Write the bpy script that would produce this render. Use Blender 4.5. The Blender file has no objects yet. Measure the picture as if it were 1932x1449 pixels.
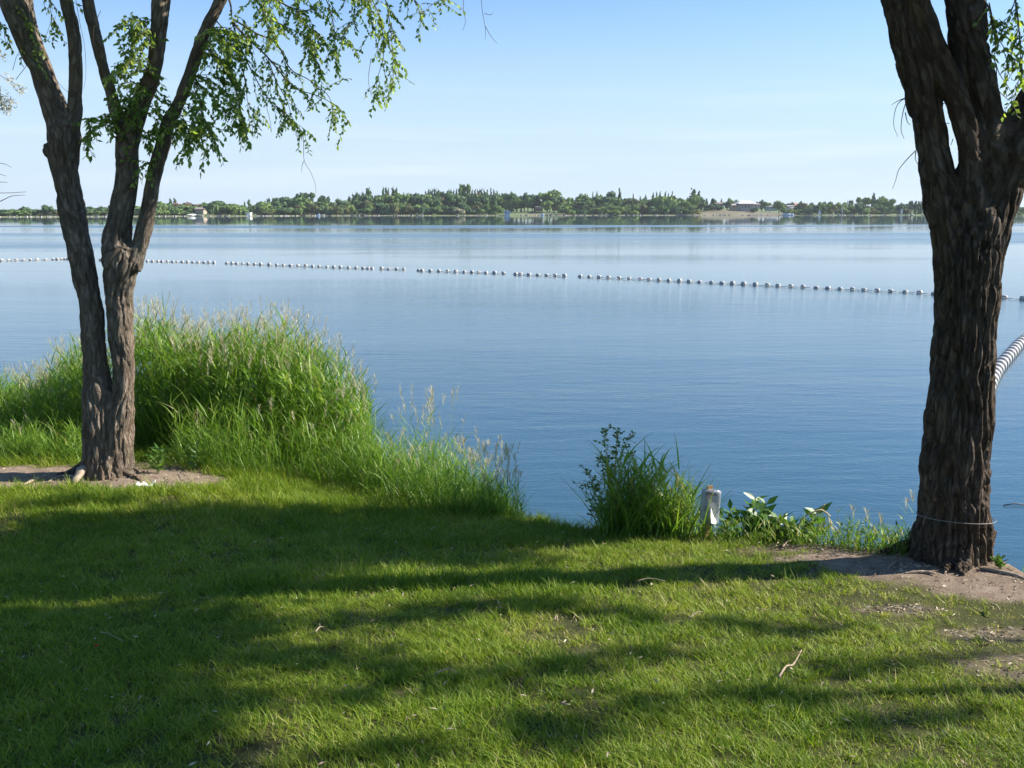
import bpy, math, random
import numpy as np
from mathutils import Vector, Matrix, Euler

R = math.radians
rng = np.random.default_rng(7)
random.seed(7)
scene = bpy.context.scene
COL = scene.collection

# ------------------------------------------------------------------ camera
CAMZ, PITCH, F, CX, CY = 3.05, R(9.94), 1878.0, 966.0, 724.5
cam_d = bpy.data.cameras.new('camera')
cam = bpy.data.objects.new('camera', cam_d); COL.objects.link(cam)
cam.location = (0, 0, CAMZ); cam.rotation_euler = (R(90) - PITCH, 0, 0)
cam_d.sensor_width = 36.0; cam_d.lens = 36.0 * F / 1932.0
cam_d.clip_start = 0.05; cam_d.clip_end = 8000
scene.camera = cam

# ------------------------------------------------------------------ sky, sun, exposure
SUN_EL, SUN_AZ = R(35), R(83)          # azimuth from +Y towards +X
world = bpy.data.worlds.new("World"); scene.world = world; world.use_nodes = True
wn, wl = world.node_tree.nodes, world.node_tree.links
wn.clear()
sky = wn.new('ShaderNodeTexSky'); sky.sky_type = 'NISHITA'; sky.sun_disc = False
sky.sun_elevation = SUN_EL; sky.sun_rotation = SUN_AZ
sky.altitude = 100; sky.air_density = 1.0; sky.dust_density = 0.5; sky.ozone_density = 2.2
bg = wn.new('ShaderNodeBackground'); bg.inputs['Strength'].default_value = 0.058
wo = wn.new('ShaderNodeOutputWorld')
tc = wn.new('ShaderNodeTexCoord'); mp = wn.new('ShaderNodeMapping')
mp.inputs['Scale'].default_value = (1.2, 1.2, 22.0)
cn = wn.new('ShaderNodeTexNoise'); cn.inputs['Scale'].default_value = 1.7; cn.inputs['Detail'].default_value = 5
cr = wn.new('ShaderNodeMapRange'); cr.inputs['From Min'].default_value = 0.5; cr.inputs['From Max'].default_value = 0.78
cr.inputs['To Max'].default_value = 0.30
sep = wn.new('ShaderNodeSeparateXYZ')
c1 = wn.new('ShaderNodeMapRange'); c1.interpolation_type = 'SMOOTHSTEP'
c1.inputs['From Min'].default_value = 0.005; c1.inputs['From Max'].default_value = 0.035
c2 = wn.new('ShaderNodeMapRange'); c2.interpolation_type = 'SMOOTHSTEP'
c2.inputs['From Min'].default_value = 0.16; c2.inputs['From Max'].default_value = 0.05
mu = wn.new('ShaderNodeMath'); mu.operation = 'MULTIPLY'
mu2 = wn.new('ShaderNodeMath'); mu2.operation = 'MULTIPLY'
mx = wn.new('ShaderNodeMix'); mx.data_type = 'RGBA'; mx.inputs['B'].default_value = (9.6, 9.9, 10.4, 1)
wl.new(tc.outputs['Generated'], mp.inputs['Vector']); wl.new(mp.outputs[0], cn.inputs['Vector'])
wl.new(tc.outputs['Generated'], sep.inputs[0])
wl.new(sep.outputs['Z'], c1.inputs['Value']); wl.new(sep.outputs['Z'], c2.inputs['Value'])
wl.new(cn.outputs['Fac'], cr.inputs['Value'])
wl.new(c1.outputs[0], mu.inputs[0]); wl.new(c2.outputs[0], mu.inputs[1])
wl.new(mu.outputs[0], mu2.inputs[0]); wl.new(cr.outputs[0], mu2.inputs[1])
wl.new(mu2.outputs[0], mx.inputs['Factor'])
hz = wn.new('ShaderNodeMapRange'); hz.interpolation_type = 'SMOOTHERSTEP'
hz.inputs['From Min'].default_value = 0.30; hz.inputs['From Max'].default_value = -0.03; hz.inputs['To Max'].default_value = 0.95
tint = wn.new('ShaderNodeMix'); tint.data_type = 'RGBA'; tint.blend_type = 'MULTIPLY'; tint.inputs['Factor'].default_value = 1.0; tint.inputs['B'].default_value = (0.84, 1.20, 1.58, 1)
hm = wn.new('ShaderNodeMix'); hm.data_type = 'RGBA'; hm.inputs['B'].default_value = (5.5, 6.75, 8.0, 1)
wl.new(sep.outputs['Z'], hz.inputs['Value']); wl.new(hz.outputs[0], hm.inputs['Factor'])
wl.new(sky.outputs[0], tint.inputs['A']); wl.new(tint.outputs['Result'], hm.inputs['A']); wl.new(hm.outputs['Result'], mx.inputs['A'])
wl.new(mx.outputs['Result'], bg.inputs['Color']); wl.new(bg.outputs[0], wo.inputs['Surface'])

sun_d = bpy.data.lights.new('sun', 'SUN'); sun_d.energy = 5.0; sun_d.angle = R(0.55); sun_d.color = (1.0, 0.93, 0.82)
sun = bpy.data.objects.new('sun', sun_d); COL.objects.link(sun)
SD = Vector((math.sin(SUN_AZ) * math.cos(SUN_EL), math.cos(SUN_AZ) * math.cos(SUN_EL), math.sin(SUN_EL)))
sun.rotation_euler = SD.to_track_quat('Z', 'Y').to_euler(); sun.location = (20, 0, 30)
vs = scene.view_settings
vs.view_transform = 'Standard'; vs.look = 'None'; vs.gamma = 1.0; vs.use_curve_mapping = False
vs.exposure = 1.13
scene.cycles.max_bounces = 6; scene.cycles.transparent_max_bounces = 8; scene.cycles.use_denoising = True
scene.cycles.caustics_reflective = False; scene.cycles.caustics_refractive = False

# ------------------------------------------------------------------ helpers
def sstep(a, b, x):
    t = np.clip((np.asarray(x, float) - a) / (b - a), 0, 1)
    return t * t * (3 - 2 * t)

_perm = np.random.default_rng(3).permutation(256)
_perm = np.concatenate([_perm, _perm, _perm])
_grad = np.random.default_rng(4).normal(size=(256, 3)); _grad /= np.linalg.norm(_grad, axis=1)[:, None]
def perlin(p):
    p = np.asarray(p, float); i = np.floor(p).astype(int); f = p - i; u = f * f * f * (f * (f * 6 - 15) + 10)
    i &= 255
    out = 0
    for dx in (0, 1):
        for dy in (0, 1):
            for dz in (0, 1):
                h = _perm[_perm[_perm[i[:, 0] + dx] + i[:, 1] + dy] + i[:, 2] + dz]
                g = _grad[h]
                d = (g * (f - np.array([dx, dy, dz]))).sum(1)
                w = (u[:, 0] if dx else 1 - u[:, 0]) * (u[:, 1] if dy else 1 - u[:, 1]) * (u[:, 2] if dz else 1 - u[:, 2])
                out = out + w * d
    return out * 1.5
def fbm2(x, y, s=1.0, oct=3, z=0.0):
    x = np.atleast_1d(np.asarray(x, float)).ravel(); y = np.atleast_1d(np.asarray(y, float)).ravel()
    o = np.zeros_like(x); a = 1.0; t = 0
    for k in range(oct):
        o += a * perlin(np.stack([x * s + 31.7, y * s + 17.3, np.full_like(x, z + k * 7.7 + .5)], 1)); t += a
        s *= 2.03; a *= .5
    return o / t

def ray(px, py):
    a, b = (px - CX) / F, (CY - py) / F
    return Vector((a, math.cos(PITCH) + b * math.sin(PITCH), -math.sin(PITCH) + b * math.cos(PITCH)))
def on_plane(px, py, Y):
    d = ray(px, py); return Vector((0, 0, CAMZ)) + d * (Y / d.y)
def on_z(px, py, z=0.0):
    d = ray(px, py); return Vector((0, 0, CAMZ)) + d * ((z - CAMZ) / d.z)
def px_size(Y, z):            # metres per photo pixel at that place
    return (Y * math.cos(PITCH) + (CAMZ - z) * math.sin(PITCH)) / F

# near bank: a lawn that falls gently to the water
def land(x, y):
    x = np.asarray(x, float); y = np.asarray(y, float)
    z = np.where(y > 0, 1.40 - 0.113 * y, 1.40 - 0.03 * y)
    z = z + 0.27 * sstep(-1.0, -3.6, x) * sstep(6.5, 9.5, y)
    z = z + 0.10 * np.exp(-((x - 3.6) ** 2 / 2.2 + (y - 6.3) ** 2 / 1.0))
    z = np.maximum(z, 0.12)
    return z
def on_land(px, py, f=land):
    d = ray(px, py); t0, t1 = 0.5, 40.0
    for t in np.linspace(0.5, 40, 400):
        p = Vector((0, 0, CAMZ)) + d * t
        if p.z < float(f(p.x, p.y)): t1 = t; break
        t0 = t
    for _ in range(30):
        tm = (t0 + t1) / 2; p = Vector((0, 0, CAMZ)) + d * tm
        if p.z < float(f(p.x, p.y)): t1 = tm
        else: t0 = tm
    return p
_sh = [(-200, 30), (-60, 20), (-20, 15), (-9, 13.0), (-6, 12.5), (-3.6, 12.0), (-2.2, 11.3), (-1.2, 10.3), (-.45, 9.35)]
for q in ((985, 972), (1050, 988), (1120, 992), (1400, 1008), (1700, 1030), (1790, 1030), (1868, 1042), (1932, 1078)):
    p = on_land(*q); _sh.append((p.x, p.y))
_lx, _ly = _sh[-1]
_sh += [(_lx + 2.5, _ly - .5), (_lx + 7, _ly - 1.0), (60, 8), (200, 14)]
SHX, SHY = np.array([a for a, b in _sh]), np.array([b for a, b in _sh])
def shore(x):
    x = np.asarray(x, float)
    return np.interp(x, SHX, SHY)
def gz(x, y):
    x = np.asarray(x, float); y = np.asarray(y, float)
    s = y - shore(x)
    t = sstep(-0.12, 0.40, s)
    return land(x, y) * (1 - t) + (-0.9) * t
def ground(px, py):
    p = on_land(px, py); y_ = min(p.y, float(shore(p.x)) - .04); return Vector((p.x, y_, float(gz(p.x, y_))))
def in_view(c):
    q_ = Vector(c) - SD * ((c[0] - PR.x) / SD.x)
    if abs(q_.y - PR.y) < .95 and q_.z < 3.4: return True
    g_ = Vector(c) - SD * ((c[2] - .9) / SD.z); return abs(g_.x) < .56 * g_.y + .7 and 1.5 < g_.y < 9.5

def link(o, parent=None):
    COL.objects.link(o)
    if parent is not None: o.parent = parent
    return o
def tag(o, label=None, cat=None, group=None, kind=None):
    if label: o['label'] = label
    if cat: o['category'] = cat
    if group: o['group'] = group
    if kind: o['kind'] = kind
    return o
def empty(name, loc, label=None, cat=None, group=None, rz=0):
    o = bpy.data.objects.new(name, None); o.location = loc; o.rotation_euler = (0, 0, rz); o.empty_display_size = .2
    COL.objects.link(o); return tag(o, label, cat, group)
def mesh_obj(name, V, Fc, mat=None, parent=None, smooth=False, attrs=None, origin=None):
    """V in world coordinates; stored relative to the parent's (or the given) origin."""
    V = np.asarray(V, float).reshape(-1, 3)
    off = np.array(parent.location) if parent is not None else (np.array(origin) if origin is not None else np.zeros(3))
    me = bpy.data.meshes.new(name)
    if isinstance(Fc, np.ndarray):
        n, k = Fc.shape
        me.vertices.add(len(V)); me.vertices.foreach_set('co', (V - off).ravel())
        me.loops.add(n * k); me.loops.foreach_set('vertex_index', Fc.ravel().astype(np.int32))
        me.polygons.add(n); me.polygons.foreach_set('loop_start', np.arange(0, n * k, k, dtype=np.int32))
        me.update(calc_edges=True)
    else:
        me.from_pydata([tuple(v) for v in V - off], [], Fc); me.update()
    if attrs:
        for an, av in attrs.items():
            at = me.attributes.new(an, 'FLOAT', 'POINT'); at.data.foreach_set('value', np.asarray(av, np.float32))
    if mat is not None: me.materials.append(mat)
    if smooth: me.polygons.foreach_set('use_smooth', np.ones(len(me.polygons), bool))
    o = bpy.data.objects.new(name, me)
    if parent is None and origin is not None: o.location = origin
    return link(o, parent)

class Geo:
    """collects vertices, faces (mixed) and a per-vertex tint"""
    def __init__(s): s.V = []; s.F = []; s.T = []; s.n = 0
    def add(s, V, Fc, t=0.5):
        V = np.asarray(V, float).reshape(-1, 3)
        s.V.append(V); s.F += [tuple(int(i) + s.n for i in f) for f in Fc]
        s.T.append(np.full(len(V), t) if np.isscalar(t) else np.asarray(t)); s.n += len(V); return s
    def box(s, c, d, rz=0, t=.5, taper=1.0):
        x, y, z = [k / 2 for k in d]; ca, sa = math.cos(rz), math.sin(rz); P = []
        for zz, k in ((-z, 1), (z, taper)):
            for a, b in ((-x, -y), (x, -y), (x, y), (-x, y)):
                P.append((c[0] + (a * ca - b * sa) * k, c[1] + (a * sa + b * ca) * k, c[2] + zz))
        return s.add(P, [(0, 3, 2, 1), (4, 5, 6, 7), (0, 1, 5, 4), (1, 2, 6, 5), (2, 3, 7, 6), (3, 0, 4, 7)], t)
    def tube(s, pts, rad, n=6, t=.5, wob=0):
        V, Fc = tube(pts, rad, n, wob); return s.add(V, Fc, t)
    def obj(s, name, mat, parent=None, smooth=False, origin=None):
        return mesh_obj(name, np.concatenate(s.V), s.F, mat, parent, smooth, {'tint': np.concatenate(s.T)}, origin)

def tube(pts, rad, n=8, wob=0):
    P = [Vector(p) for p in pts]; V = []; Fc = []
    if np.isscalar(rad): rad = [rad] * len(P)
    up = Vector((0.13, 0.97, 0.2)).normalized()
    t0 = (P[1] - P[0]).normalized(); a = t0.cross(up).normalized()
    for i, p in enumerate(P):
        t = (P[min(i + 1, len(P) - 1)] - P[max(i - 1, 0)]).normalized()
        a = (a - t * a.dot(t)).normalized(); b = t.cross(a)
        for k in range(n):
            an = 2 * math.pi * k / n; r = rad[i] * (1 + wob * math.sin(an * 3 + i * .6) * .5 + (wob * math.sin(an * 2 - i)) * .5)
            V.append(p + (a * math.cos(an) + b * math.sin(an)) * r)
    for i in range(len(P) - 1):
        for k in range(n):
            k2 = (k + 1) % n
            Fc.append((i * n + k, i * n + k2, (i + 1) * n + k2, (i + 1) * n + k))
    Fc.append(tuple(reversed(range(n)))); Fc.append(tuple(range((len(P) - 1) * n, len(P) * n)))
    return V, Fc

def spline(pts, k=6):
    """Catmull-Rom through rows of any width"""
    P = np.array(pts, float); P = np.vstack([2 * P[0] - P[1], P, 2 * P[-1] - P[-2]]); out = []
    for i in range(1, len(P) - 2):
        for t in np.linspace(0, 1, k, endpoint=False):
            out.append(.5 * ((2 * P[i]) + (P[i + 1] - P[i - 1]) * t + (2 * P[i - 1] - 5 * P[i] + 4 * P[i + 1] - P[i + 2]) * t ** 2
                             + (3 * P[i] - P[i - 1] - 3 * P[i + 1] + P[i + 2]) * t ** 3))
    out.append(P[-2]); return np.array(out)

def blades(base, az, h, lean, bend, w, nseg=3, droop=0.0, twist=None, tint=None, pitch0=None):
    """ribbons. base (N,3); az direction of lean; h height; lean/bend horizontal reach; w width; droop pulls the end down"""
    N = len(base); az = np.broadcast_to(az, N); h = np.broadcast_to(h, N); lean = np.broadcast_to(lean, N)
    bend = np.broadcast_to(bend, N); w = np.broadcast_to(w, N); droop = np.broadcast_to(droop, N)
    t = np.linspace(0, 1, nseg + 1)[None, :]
    d = np.stack([np.cos(az), np.sin(az), np.zeros(N)], 1)
    tw = az + math.pi / 2 + (twist if twist is not None else rng.normal(0, .6, N))
    sdir = np.stack([np.cos(tw), np.sin(tw), np.zeros(N)], 1)
    r = lean[:, None] * t + bend[:, None] * t ** 2
    z = h[:, None] * t - droop[:, None] * t ** 2
    C = base[:, None, :] + d[:, None, :] * r[..., None]; C[..., 2] += z
    ww = w[:, None] * (1 - t ** 1.7) * .5 * np.where(t < .01, .75, 1)
    L = C + sdir[:, None, :] * ww[..., None]; Rr = C - sdir[:, None, :] * ww[..., None]
    V = np.stack([L[:, :-1], Rr[:, :-1]], 2).reshape(N, -1, 3)            # nseg*2 verts
    V = np.concatenate([V, C[:, -1:, :]], 1)                              # + tip
    m = nseg * 2 + 1; o = (np.arange(N) * m)[:, None]
    tris = []
    for i in range(nseg - 1):
        a = 2 * i; tris += [(a, a + 1, a + 3), (a, a + 3, a + 2)]
    a = 2 * (nseg - 1); tris.append((a, a + 1, a + 2))
    Fc = (o[:, :, None] + np.array(tris)[None]).reshape(-1, 3)
    T = np.repeat(np.broadcast_to(.5 if tint is None else tint, N), m)
    return V.reshape(-1, 3), Fc, T
def join(parts):
    V = []; Fc = []; T = []; n = 0
    for v, f, t in parts:
        V.append(v); Fc.append(f + n); T.append(t); n += len(v)
    return np.concatenate(V), np.concatenate(Fc), np.concatenate(T)

def leaves(pos, direc, length, width, nrm=None, tint=None, fold=.25):
    """pointed leaves with a folded midrib: 4 triangles each"""
    N = len(pos); d = direc / np.linalg.norm(direc, axis=1)[:, None]
    if nrm is None:
        nrm = rng.normal(size=(N, 3)) + np.array([0, 0, 1.1])
    s = np.cross(d, nrm); s /= np.linalg.norm(s, axis=1)[:, None] + 1e-9
    n = np.cross(s, d)
    L = np.broadcast_to(length, N)[:, None]; W = np.broadcast_to(width, N)[:, None] * .5
    a = pos; m = pos + d * L * .45 - n * W * fold; tip = pos + d * L - n * L * .12
    l = pos + d * L * .42 + s * W; r = pos + d * L * .42 - s * W
    V = np.stack([a, l, m, r, tip], 1).reshape(-1, 3)
    o = (np.arange(N) * 5)[:, None, None]
    Fc = (o + np.array([(0, 2, 1), (0, 3, 2), (1, 2, 4), (2, 3, 4)])[None]).reshape(-1, 3)
    T = np.repeat(rng.random(N) if tint is None else np.broadcast_to(tint, N), 5)
    return V, Fc, T

# ------------------------------------------------------------------ materials
def mat(name):
    m = bpy.data.materials.new(name); m.use_nodes = True; m.node_tree.nodes.clear()
    return m, m.node_tree.nodes, m.node_tree.links
def N(ns, t, **kw):
    n = ns.new(t)
    for k, v in kw.items():
        if hasattr(n, k): setattr(n, k, v)
        else: n.inputs[k].default_value = v
    return n
def ramp(ns, stops):
    r = ns.new('ShaderNodeValToRGB'); e = r.color_ramp.elements
    while len(e) > 1: e.remove(e[0])
    e[0].position = stops[0][0]; e[0].color = (*stops[0][1], 1)
    for p, c in stops[1:]:
        k = e.new(p); k.color = (*c, 1)
    return r
def simple(name, col, rough=.7, noise=0.0, nscale=8.0, spec=.3, bump=0.0, metallic=0):
    m, ns, ls = mat(name)
    b = N(ns, 'ShaderNodeBsdfPrincipled', Roughness=rough, Metallic=metallic); b.inputs['Specular IOR Level'].default_value = spec
    o = ns.new('ShaderNodeOutputMaterial'); ls.new(b.outputs[0], o.inputs[0])
    if noise > 0:
        g = ns.new('ShaderNodeTexCoord'); t = N(ns, 'ShaderNodeTexNoise', Scale=nscale, Detail=5.0)
        ls.new(g.outputs['Object'], t.inputs['Vector'])
        r = ramp(ns, [(.3, tuple(c * (1 - noise) for c in col)), (.7, tuple(min(1, c * (1 + noise)) for c in col))])
        ls.new(t.outputs['Fac'], r.inputs[0]); ls.new(r.outputs[0], b.inputs['Base Color'])
        if bump:
            bp = N(ns, 'ShaderNodeBump', Strength=.6, Distance=bump); ls.new(t.outputs['Fac'], bp.inputs['Height']); ls.new(bp.outputs[0], b.inputs['Normal'])
    else: b.inputs['Base Color'].default_value = (*col, 1)
    return m
def leafy(name, stops, trans=.35, tcol=(1.25, 1.3, .55), spec=.25, rough=.5, dry=False, posnoise=.25, pscale=.9, objrand=0.0):
    """thin plant matter: diffuse + translucent + a little gloss; colour by per-blade tint, drifting slowly from place to place"""
    m, ns, ls = mat(name)
    at = N(ns, 'ShaderNodeAttribute', attribute_name='tint')
    geo = ns.new('ShaderNodeNewGeometry'); no = N(ns, 'ShaderNodeTexNoise', Scale=pscale, Detail=3.0)
    ls.new(geo.outputs['Position'], no.inputs['Vector'])
    ma = N(ns, 'ShaderNodeMath', operation='MULTIPLY_ADD'); ma.inputs[1].default_value = posnoise * 2; 
    sub = N(ns, 'ShaderNodeMath', operation='SUBTRACT'); sub.inputs[1].default_value = posnoise
    ls.new(no.outputs['Fac'], ma.inputs[0]); ls.new(at.outputs['Fac'], ma.inputs[2]); ls.new(ma.outputs[0], sub.inputs[0])
    last = sub
    if dry:
        dr = N(ns, 'ShaderNodeAttribute', attribute_name='dry'); dr.attribute_type = 'INSTANCER'
        ad = N(ns, 'ShaderNodeMath', operation='ADD'); ls.new(sub.outputs[0], ad.inputs[0]); ls.new(dr.outputs['Fac'], ad.inputs[1]); last = ad
    if objrand:
        oi = ns.new('ShaderNodeObjectInfo')
        ad = N(ns, 'ShaderNodeMath', operation='MULTIPLY_ADD'); ad.inputs[1].default_value = objrand
        ls.new(oi.outputs['Random'], ad.inputs[0]); ls.new(last.outputs[0], ad.inputs[2]); last = ad
    r = ramp(ns, stops); ls.new(last.outputs[0], r.inputs[0])
    di = N(ns, 'ShaderNodeBsdfPrincipled', Roughness=rough); di.inputs['Specular IOR Level'].default_value = spec
    tr = ns.new('ShaderNodeBsdfTranslucent')
    mc = N(ns, 'ShaderNodeMix', data_type='RGBA', blend_type='MULTIPLY'); mc.inputs['Factor'].default_value = 1; mc.inputs['B'].default_value = (*tcol, 1)
    ls.new(r.outputs[0], mc.inputs['A']); ls.new(mc.outputs['Result'], tr.inputs['Color']); ls.new(r.outputs[0], di.inputs['Base Color'])
    mi = N(ns, 'ShaderNodeMixShader'); mi.inputs[0].default_value = trans
    ls.new(di.outputs[0], mi.inputs[1]); ls.new(tr.outputs[0], mi.inputs[2])
    o = ns.new('ShaderNodeOutputMaterial'); ls.new(mi.outputs[0], o.inputs[0]); return m

M_lawn = leafy('lawn_blade', [(0, (.055, .14, .012)), (.35, (.175, .26, .022)), (.65, (.29, .345, .045)), (.85, (.36, .36, .09)), (1, (.54, .45, .24))], .42, dry=True, posnoise=.30, pscale=1.3, spec=.2)
M_reed = leafy('reed_leaf', [(0, (.08, .17, .018)), (.5, (.155, .28, .034)), (.85, (.25, .36, .065)), (1, (.30, .26, .12))], .42, posnoise=.12, spec=.35, rough=.45)
M_plume = leafy('seed_plume', [(0, (.42, .36, .22)), (.5, (.54, .49, .32)), (1, (.62, .60, .40))], .35, tcol=(1, .95, .8), posnoise=.1)
M_weed = leafy('weed_leaf', [(0, (.045, .11, .018)), (.6, (.09, .19, .035)), (1, (.17, .27, .06))], .35, spec=.45, rough=.4, posnoise=.1)
M_leaf = leafy('elm_leaf', [(0, (.13, .20, .045)), (.6, (.24, .34, .085)), (1, (.36, .44, .14))], .62, spec=.4, rough=.42, posnoise=.1, pscale=1.5)
M_pale = leafy('silver_leaf', [(0, (.40, .38, .28)), (1, (.62, .60, .48))], .4, tcol=(1, .97, .85), posnoise=.1)
M_stem = simple('green_stem', (.11, .17, .05), .6, .3)
M_straw = simple('dry_straw', (.45, .36, .20), .8, .3, 20)
M_twig = simple('twig_bark', (.10, .075, .055), .85, .3, 30)

def bark_mat(name, c1, c2, c3, warm):
    m, ns, ls = mat(name)
    at = N(ns, 'ShaderNodeAttribute', attribute_name='bark_co')
    n1 = N(ns, 'ShaderNodeTexNoise', Scale=26.0, Detail=8.0, Roughness=.65); ls.new(at.outputs['Vector'], n1.inputs['Vector'])
    n2 = N(ns, 'ShaderNodeTexNoise', Scale=2.5, Detail=4.0); ls.new(at.outputs['Vector'], n2.inputs['Vector'])
    n3 = N(ns, 'ShaderNodeTexNoise', Scale=95.0, Detail=5.0, Roughness=.7); ls.new(at.outputs['Vector'], n3.inputs['Vector'])
    r = ramp(ns, [(.28, c1), (.5, c2), (.72, c3)]); ls.new(n1.outputs['Fac'], r.inputs[0])
    r2 = ramp(ns, [(.45, (0, 0, 0)), (.62, (1, 1, 1))]); ls.new(n2.outputs['Fac'], r2.inputs[0])
    mf = N(ns, 'ShaderNodeMath', operation='MULTIPLY'); mf.inputs[1].default_value = .55; ls.new(r2.outputs[0], mf.inputs[0])
    mx = N(ns, 'ShaderNodeMix', data_type='RGBA'); ls.new(mf.outputs[0], mx.inputs['Factor']); ls.new(r.outputs[0], mx.inputs['A']); mx.inputs['B'].default_value = (*warm, 1)
    b = N(ns, 'ShaderNodeBsdfPrincipled', Roughness=.92); b.inputs['Specular IOR Level'].default_value = .15
    ad = N(ns, 'ShaderNodeMath', operation='MULTIPLY_ADD'); ad.inputs[1].default_value = .35; ls.new(n3.outputs['Fac'], ad.inputs[0]); ls.new(n1.outputs['Fac'], ad.inputs[2])
    # cracked plates: cell edges of a warped, lengthwise-stretched cell pattern
    wv = N(ns, 'ShaderNodeMix', data_type='RGBA', blend_type='LINEAR_LIGHT'); wv.inputs['Factor'].default_value = .035; ls.new(at.outputs['Vector'], wv.inputs['A']); ls.new(n1.outputs['Color'], wv.inputs['B'])
    vo = N(ns, 'ShaderNodeTexVoronoi', feature='DISTANCE_TO_EDGE', Scale=30.0); ls.new(wv.outputs['Result'], vo.inputs['Vector'])
    vr = N(ns, 'ShaderNodeMapRange'); vr.inputs['From Max'].default_value = .16; ls.new(vo.outputs['Distance'], vr.inputs['Value'])
    ad2 = N(ns, 'ShaderNodeMath', operation='MULTIPLY_ADD'); ad2.inputs[1].default_value = .55; ls.new(vr.outputs[0], ad2.inputs[0]); ls.new(ad.outputs[0], ad2.inputs[2]); ad = ad2
    # grey-green lichen blotches
    n4 = N(ns, 'ShaderNodeTexNoise', Scale=5.0, Detail=9.0, Roughness=.75); ls.new(at.outputs['Vector'], n4.inputs['Vector'])
    r4 = ramp(ns, [(.56, (0, 0, 0)), (.64, (.5, .5, .5))]); ls.new(n4.outputs['Fac'], r4.inputs[0])
    mx4 = N(ns, 'ShaderNodeMix', data_type='RGBA'); ls.new(r4.outputs[0], mx4.inputs['Factor']); ls.new(mx.outputs['Result'], mx4.inputs['A']); mx4.inputs['B'].default_value = (c3[0] * .8, c3[1] * .95, c3[2] * .8, 1); mx = mx4
    bp = N(ns, 'ShaderNodeBump', Strength=1.0, Distance=.026); ls.new(ad.outputs[0], bp.inputs['Height']); ls.new(bp.outputs[0], b.inputs['Normal'])
    ls.new(mx.outputs['Result'], b.inputs['Base Color'])
    o = ns.new('ShaderNodeOutputMaterial'); ls.new(b.outputs[0], o.inputs[0]); return m
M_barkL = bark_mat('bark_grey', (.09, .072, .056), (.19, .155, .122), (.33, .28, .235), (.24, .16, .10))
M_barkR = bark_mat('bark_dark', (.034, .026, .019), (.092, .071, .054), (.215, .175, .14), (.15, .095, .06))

# ground: bare dirt mask baked per vertex, colour from noise
DIRT = []
for (px, py, rx, ry, st) in ((120, 900, 1.45, .42, 1), (-60, 900, 1.2, .45, 1), (320, 912, .45, .28, .8), (250, 880, .7, .35, .7),
                             (1800, 1058, .95, .36, 1), (1640, 1046, .70, .20, .95), (1560, 1036, .4, .16, .7), (1932, 1100, .75, .32, 1), (1720, 1070, .5, .2, .8),
                             (1860, 1195, .35, .12, .5), (1940, 1260, .4, .22, .55), (1690, 1150, .3, .10, .35), (1480, 1035, .3, .12, .4)):
    p = on_land(px, py); DIRT.append((p.x, p.y, rx, ry, st))
def dirt(x, y):
    x = np.asarray(x, float); y = np.asarray(y, float); sh = x.shape
    xr, yr = x.ravel(), y.ravel()
    n = fbm2(xr, yr, 3.0, 3) * .9; m = np.zeros_like(xr)
    for cx, cy, rx, ry, st in DIRT:
        q = np.sqrt(((xr - cx) / rx) ** 2 + ((yr - cy) / ry) ** 2) + n * .55
        m = np.maximum(m, st * sstep(1.15, .8, q))
    return m.reshape(sh)
m, ns, ls = mat('soil_and_turf')
at = N(ns, 'ShaderNodeAttribute', attribute_name='dirt')
g = ns.new('ShaderNodeNewGeometry')
n1 = N(ns, 'ShaderNodeTexNoise', Scale=9.0, Detail=9.0, Roughness=.7); ls.new(g.outputs['Position'], n1.inputs['Vector'])
n2 = N(ns, 'ShaderNodeTexNoise', Scale=70.0, Detail=5.0, Roughness=.75); ls.new(g.outputs['Position'], n2.inputs['Vector'])
rd = ramp(ns, [(.3, (.17, .125, .09)), (.5, (.27, .205, .155)), (.7, (.37, .29, .22))]); ls.new(n1.outputs['Fac'], rd.inputs[0])
rt = ramp(ns, [(.3, (.05, .055, .02)), (.6, (.09, .095, .035)), (.8, (.16, .13, .07))]); ls.new(n1.outputs['Fac'], rt.inputs[0])
mx = N(ns, 'ShaderNodeMix', data_type='RGBA'); ls.new(at.outputs['Fac'], mx.inputs['Factor']); ls.new(rt.outputs[0], mx.inputs['A']); ls.new(rd.outputs[0], mx.inputs['B'])
b = N(ns, 'ShaderNodeBsdfPrincipled', Roughness=.95); b.inputs['Specular IOR Level'].default_value = .1
ad = N(ns, 'ShaderNodeMath', operation='ADD'); ls.new(n1.outputs['Fac'], ad.inputs[0]); ls.new(n2.outputs['Fac'], ad.inputs[1])
bp = N(ns, 'ShaderNodeBump', Strength=1.0, Distance=.02); ls.new(ad.outputs[0], bp.inputs['Height']); ls.new(bp.outputs[0], b.inputs['Normal'])
ls.new(mx.outputs['Result'], b.inputs['Base Color']); o = ns.new('ShaderNodeOutputMaterial'); ls.new(b.outputs[0], o.inputs[0])
M_ground = m

# water: dark body, Fresnel reflection, wind ripples that vary in bands
m, ns, ls = mat('lake_water')
g = ns.new('ShaderNodeNewGeometry')
b = N(ns, 'ShaderNodeBsdfPrincipled', Roughness=.06, IOR=1.333); b.inputs['Base Color'].default_value = (.028, .072, .105, 1)
def wnoise(sx, sy, scale, detail, rot=0, rough=.55):
    mp = ns.new('ShaderNodeMapping'); mp.inputs['Scale'].default_value = (sx, sy, 1); mp.inputs['Rotation'].default_value = (0, 0, rot)
    t = N(ns, 'ShaderNodeTexNoise', Scale=scale, Detail=detail, Roughness=rough); ls.new(g.outputs['Position'], mp.inputs['Vector']); ls.new(mp.outputs[0], t.inputs['Vector']); return t
def math2(op, a, b_, c=None):
    n = N(ns, 'ShaderNodeMath', operation=op)
    for i, v in enumerate((a, b_, c)):
        if v is None: continue
        if isinstance(v, (int, float)): n.inputs[i].default_value = v
        else: ls.new(v, n.inputs[i])
    return n.outputs[0]
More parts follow.
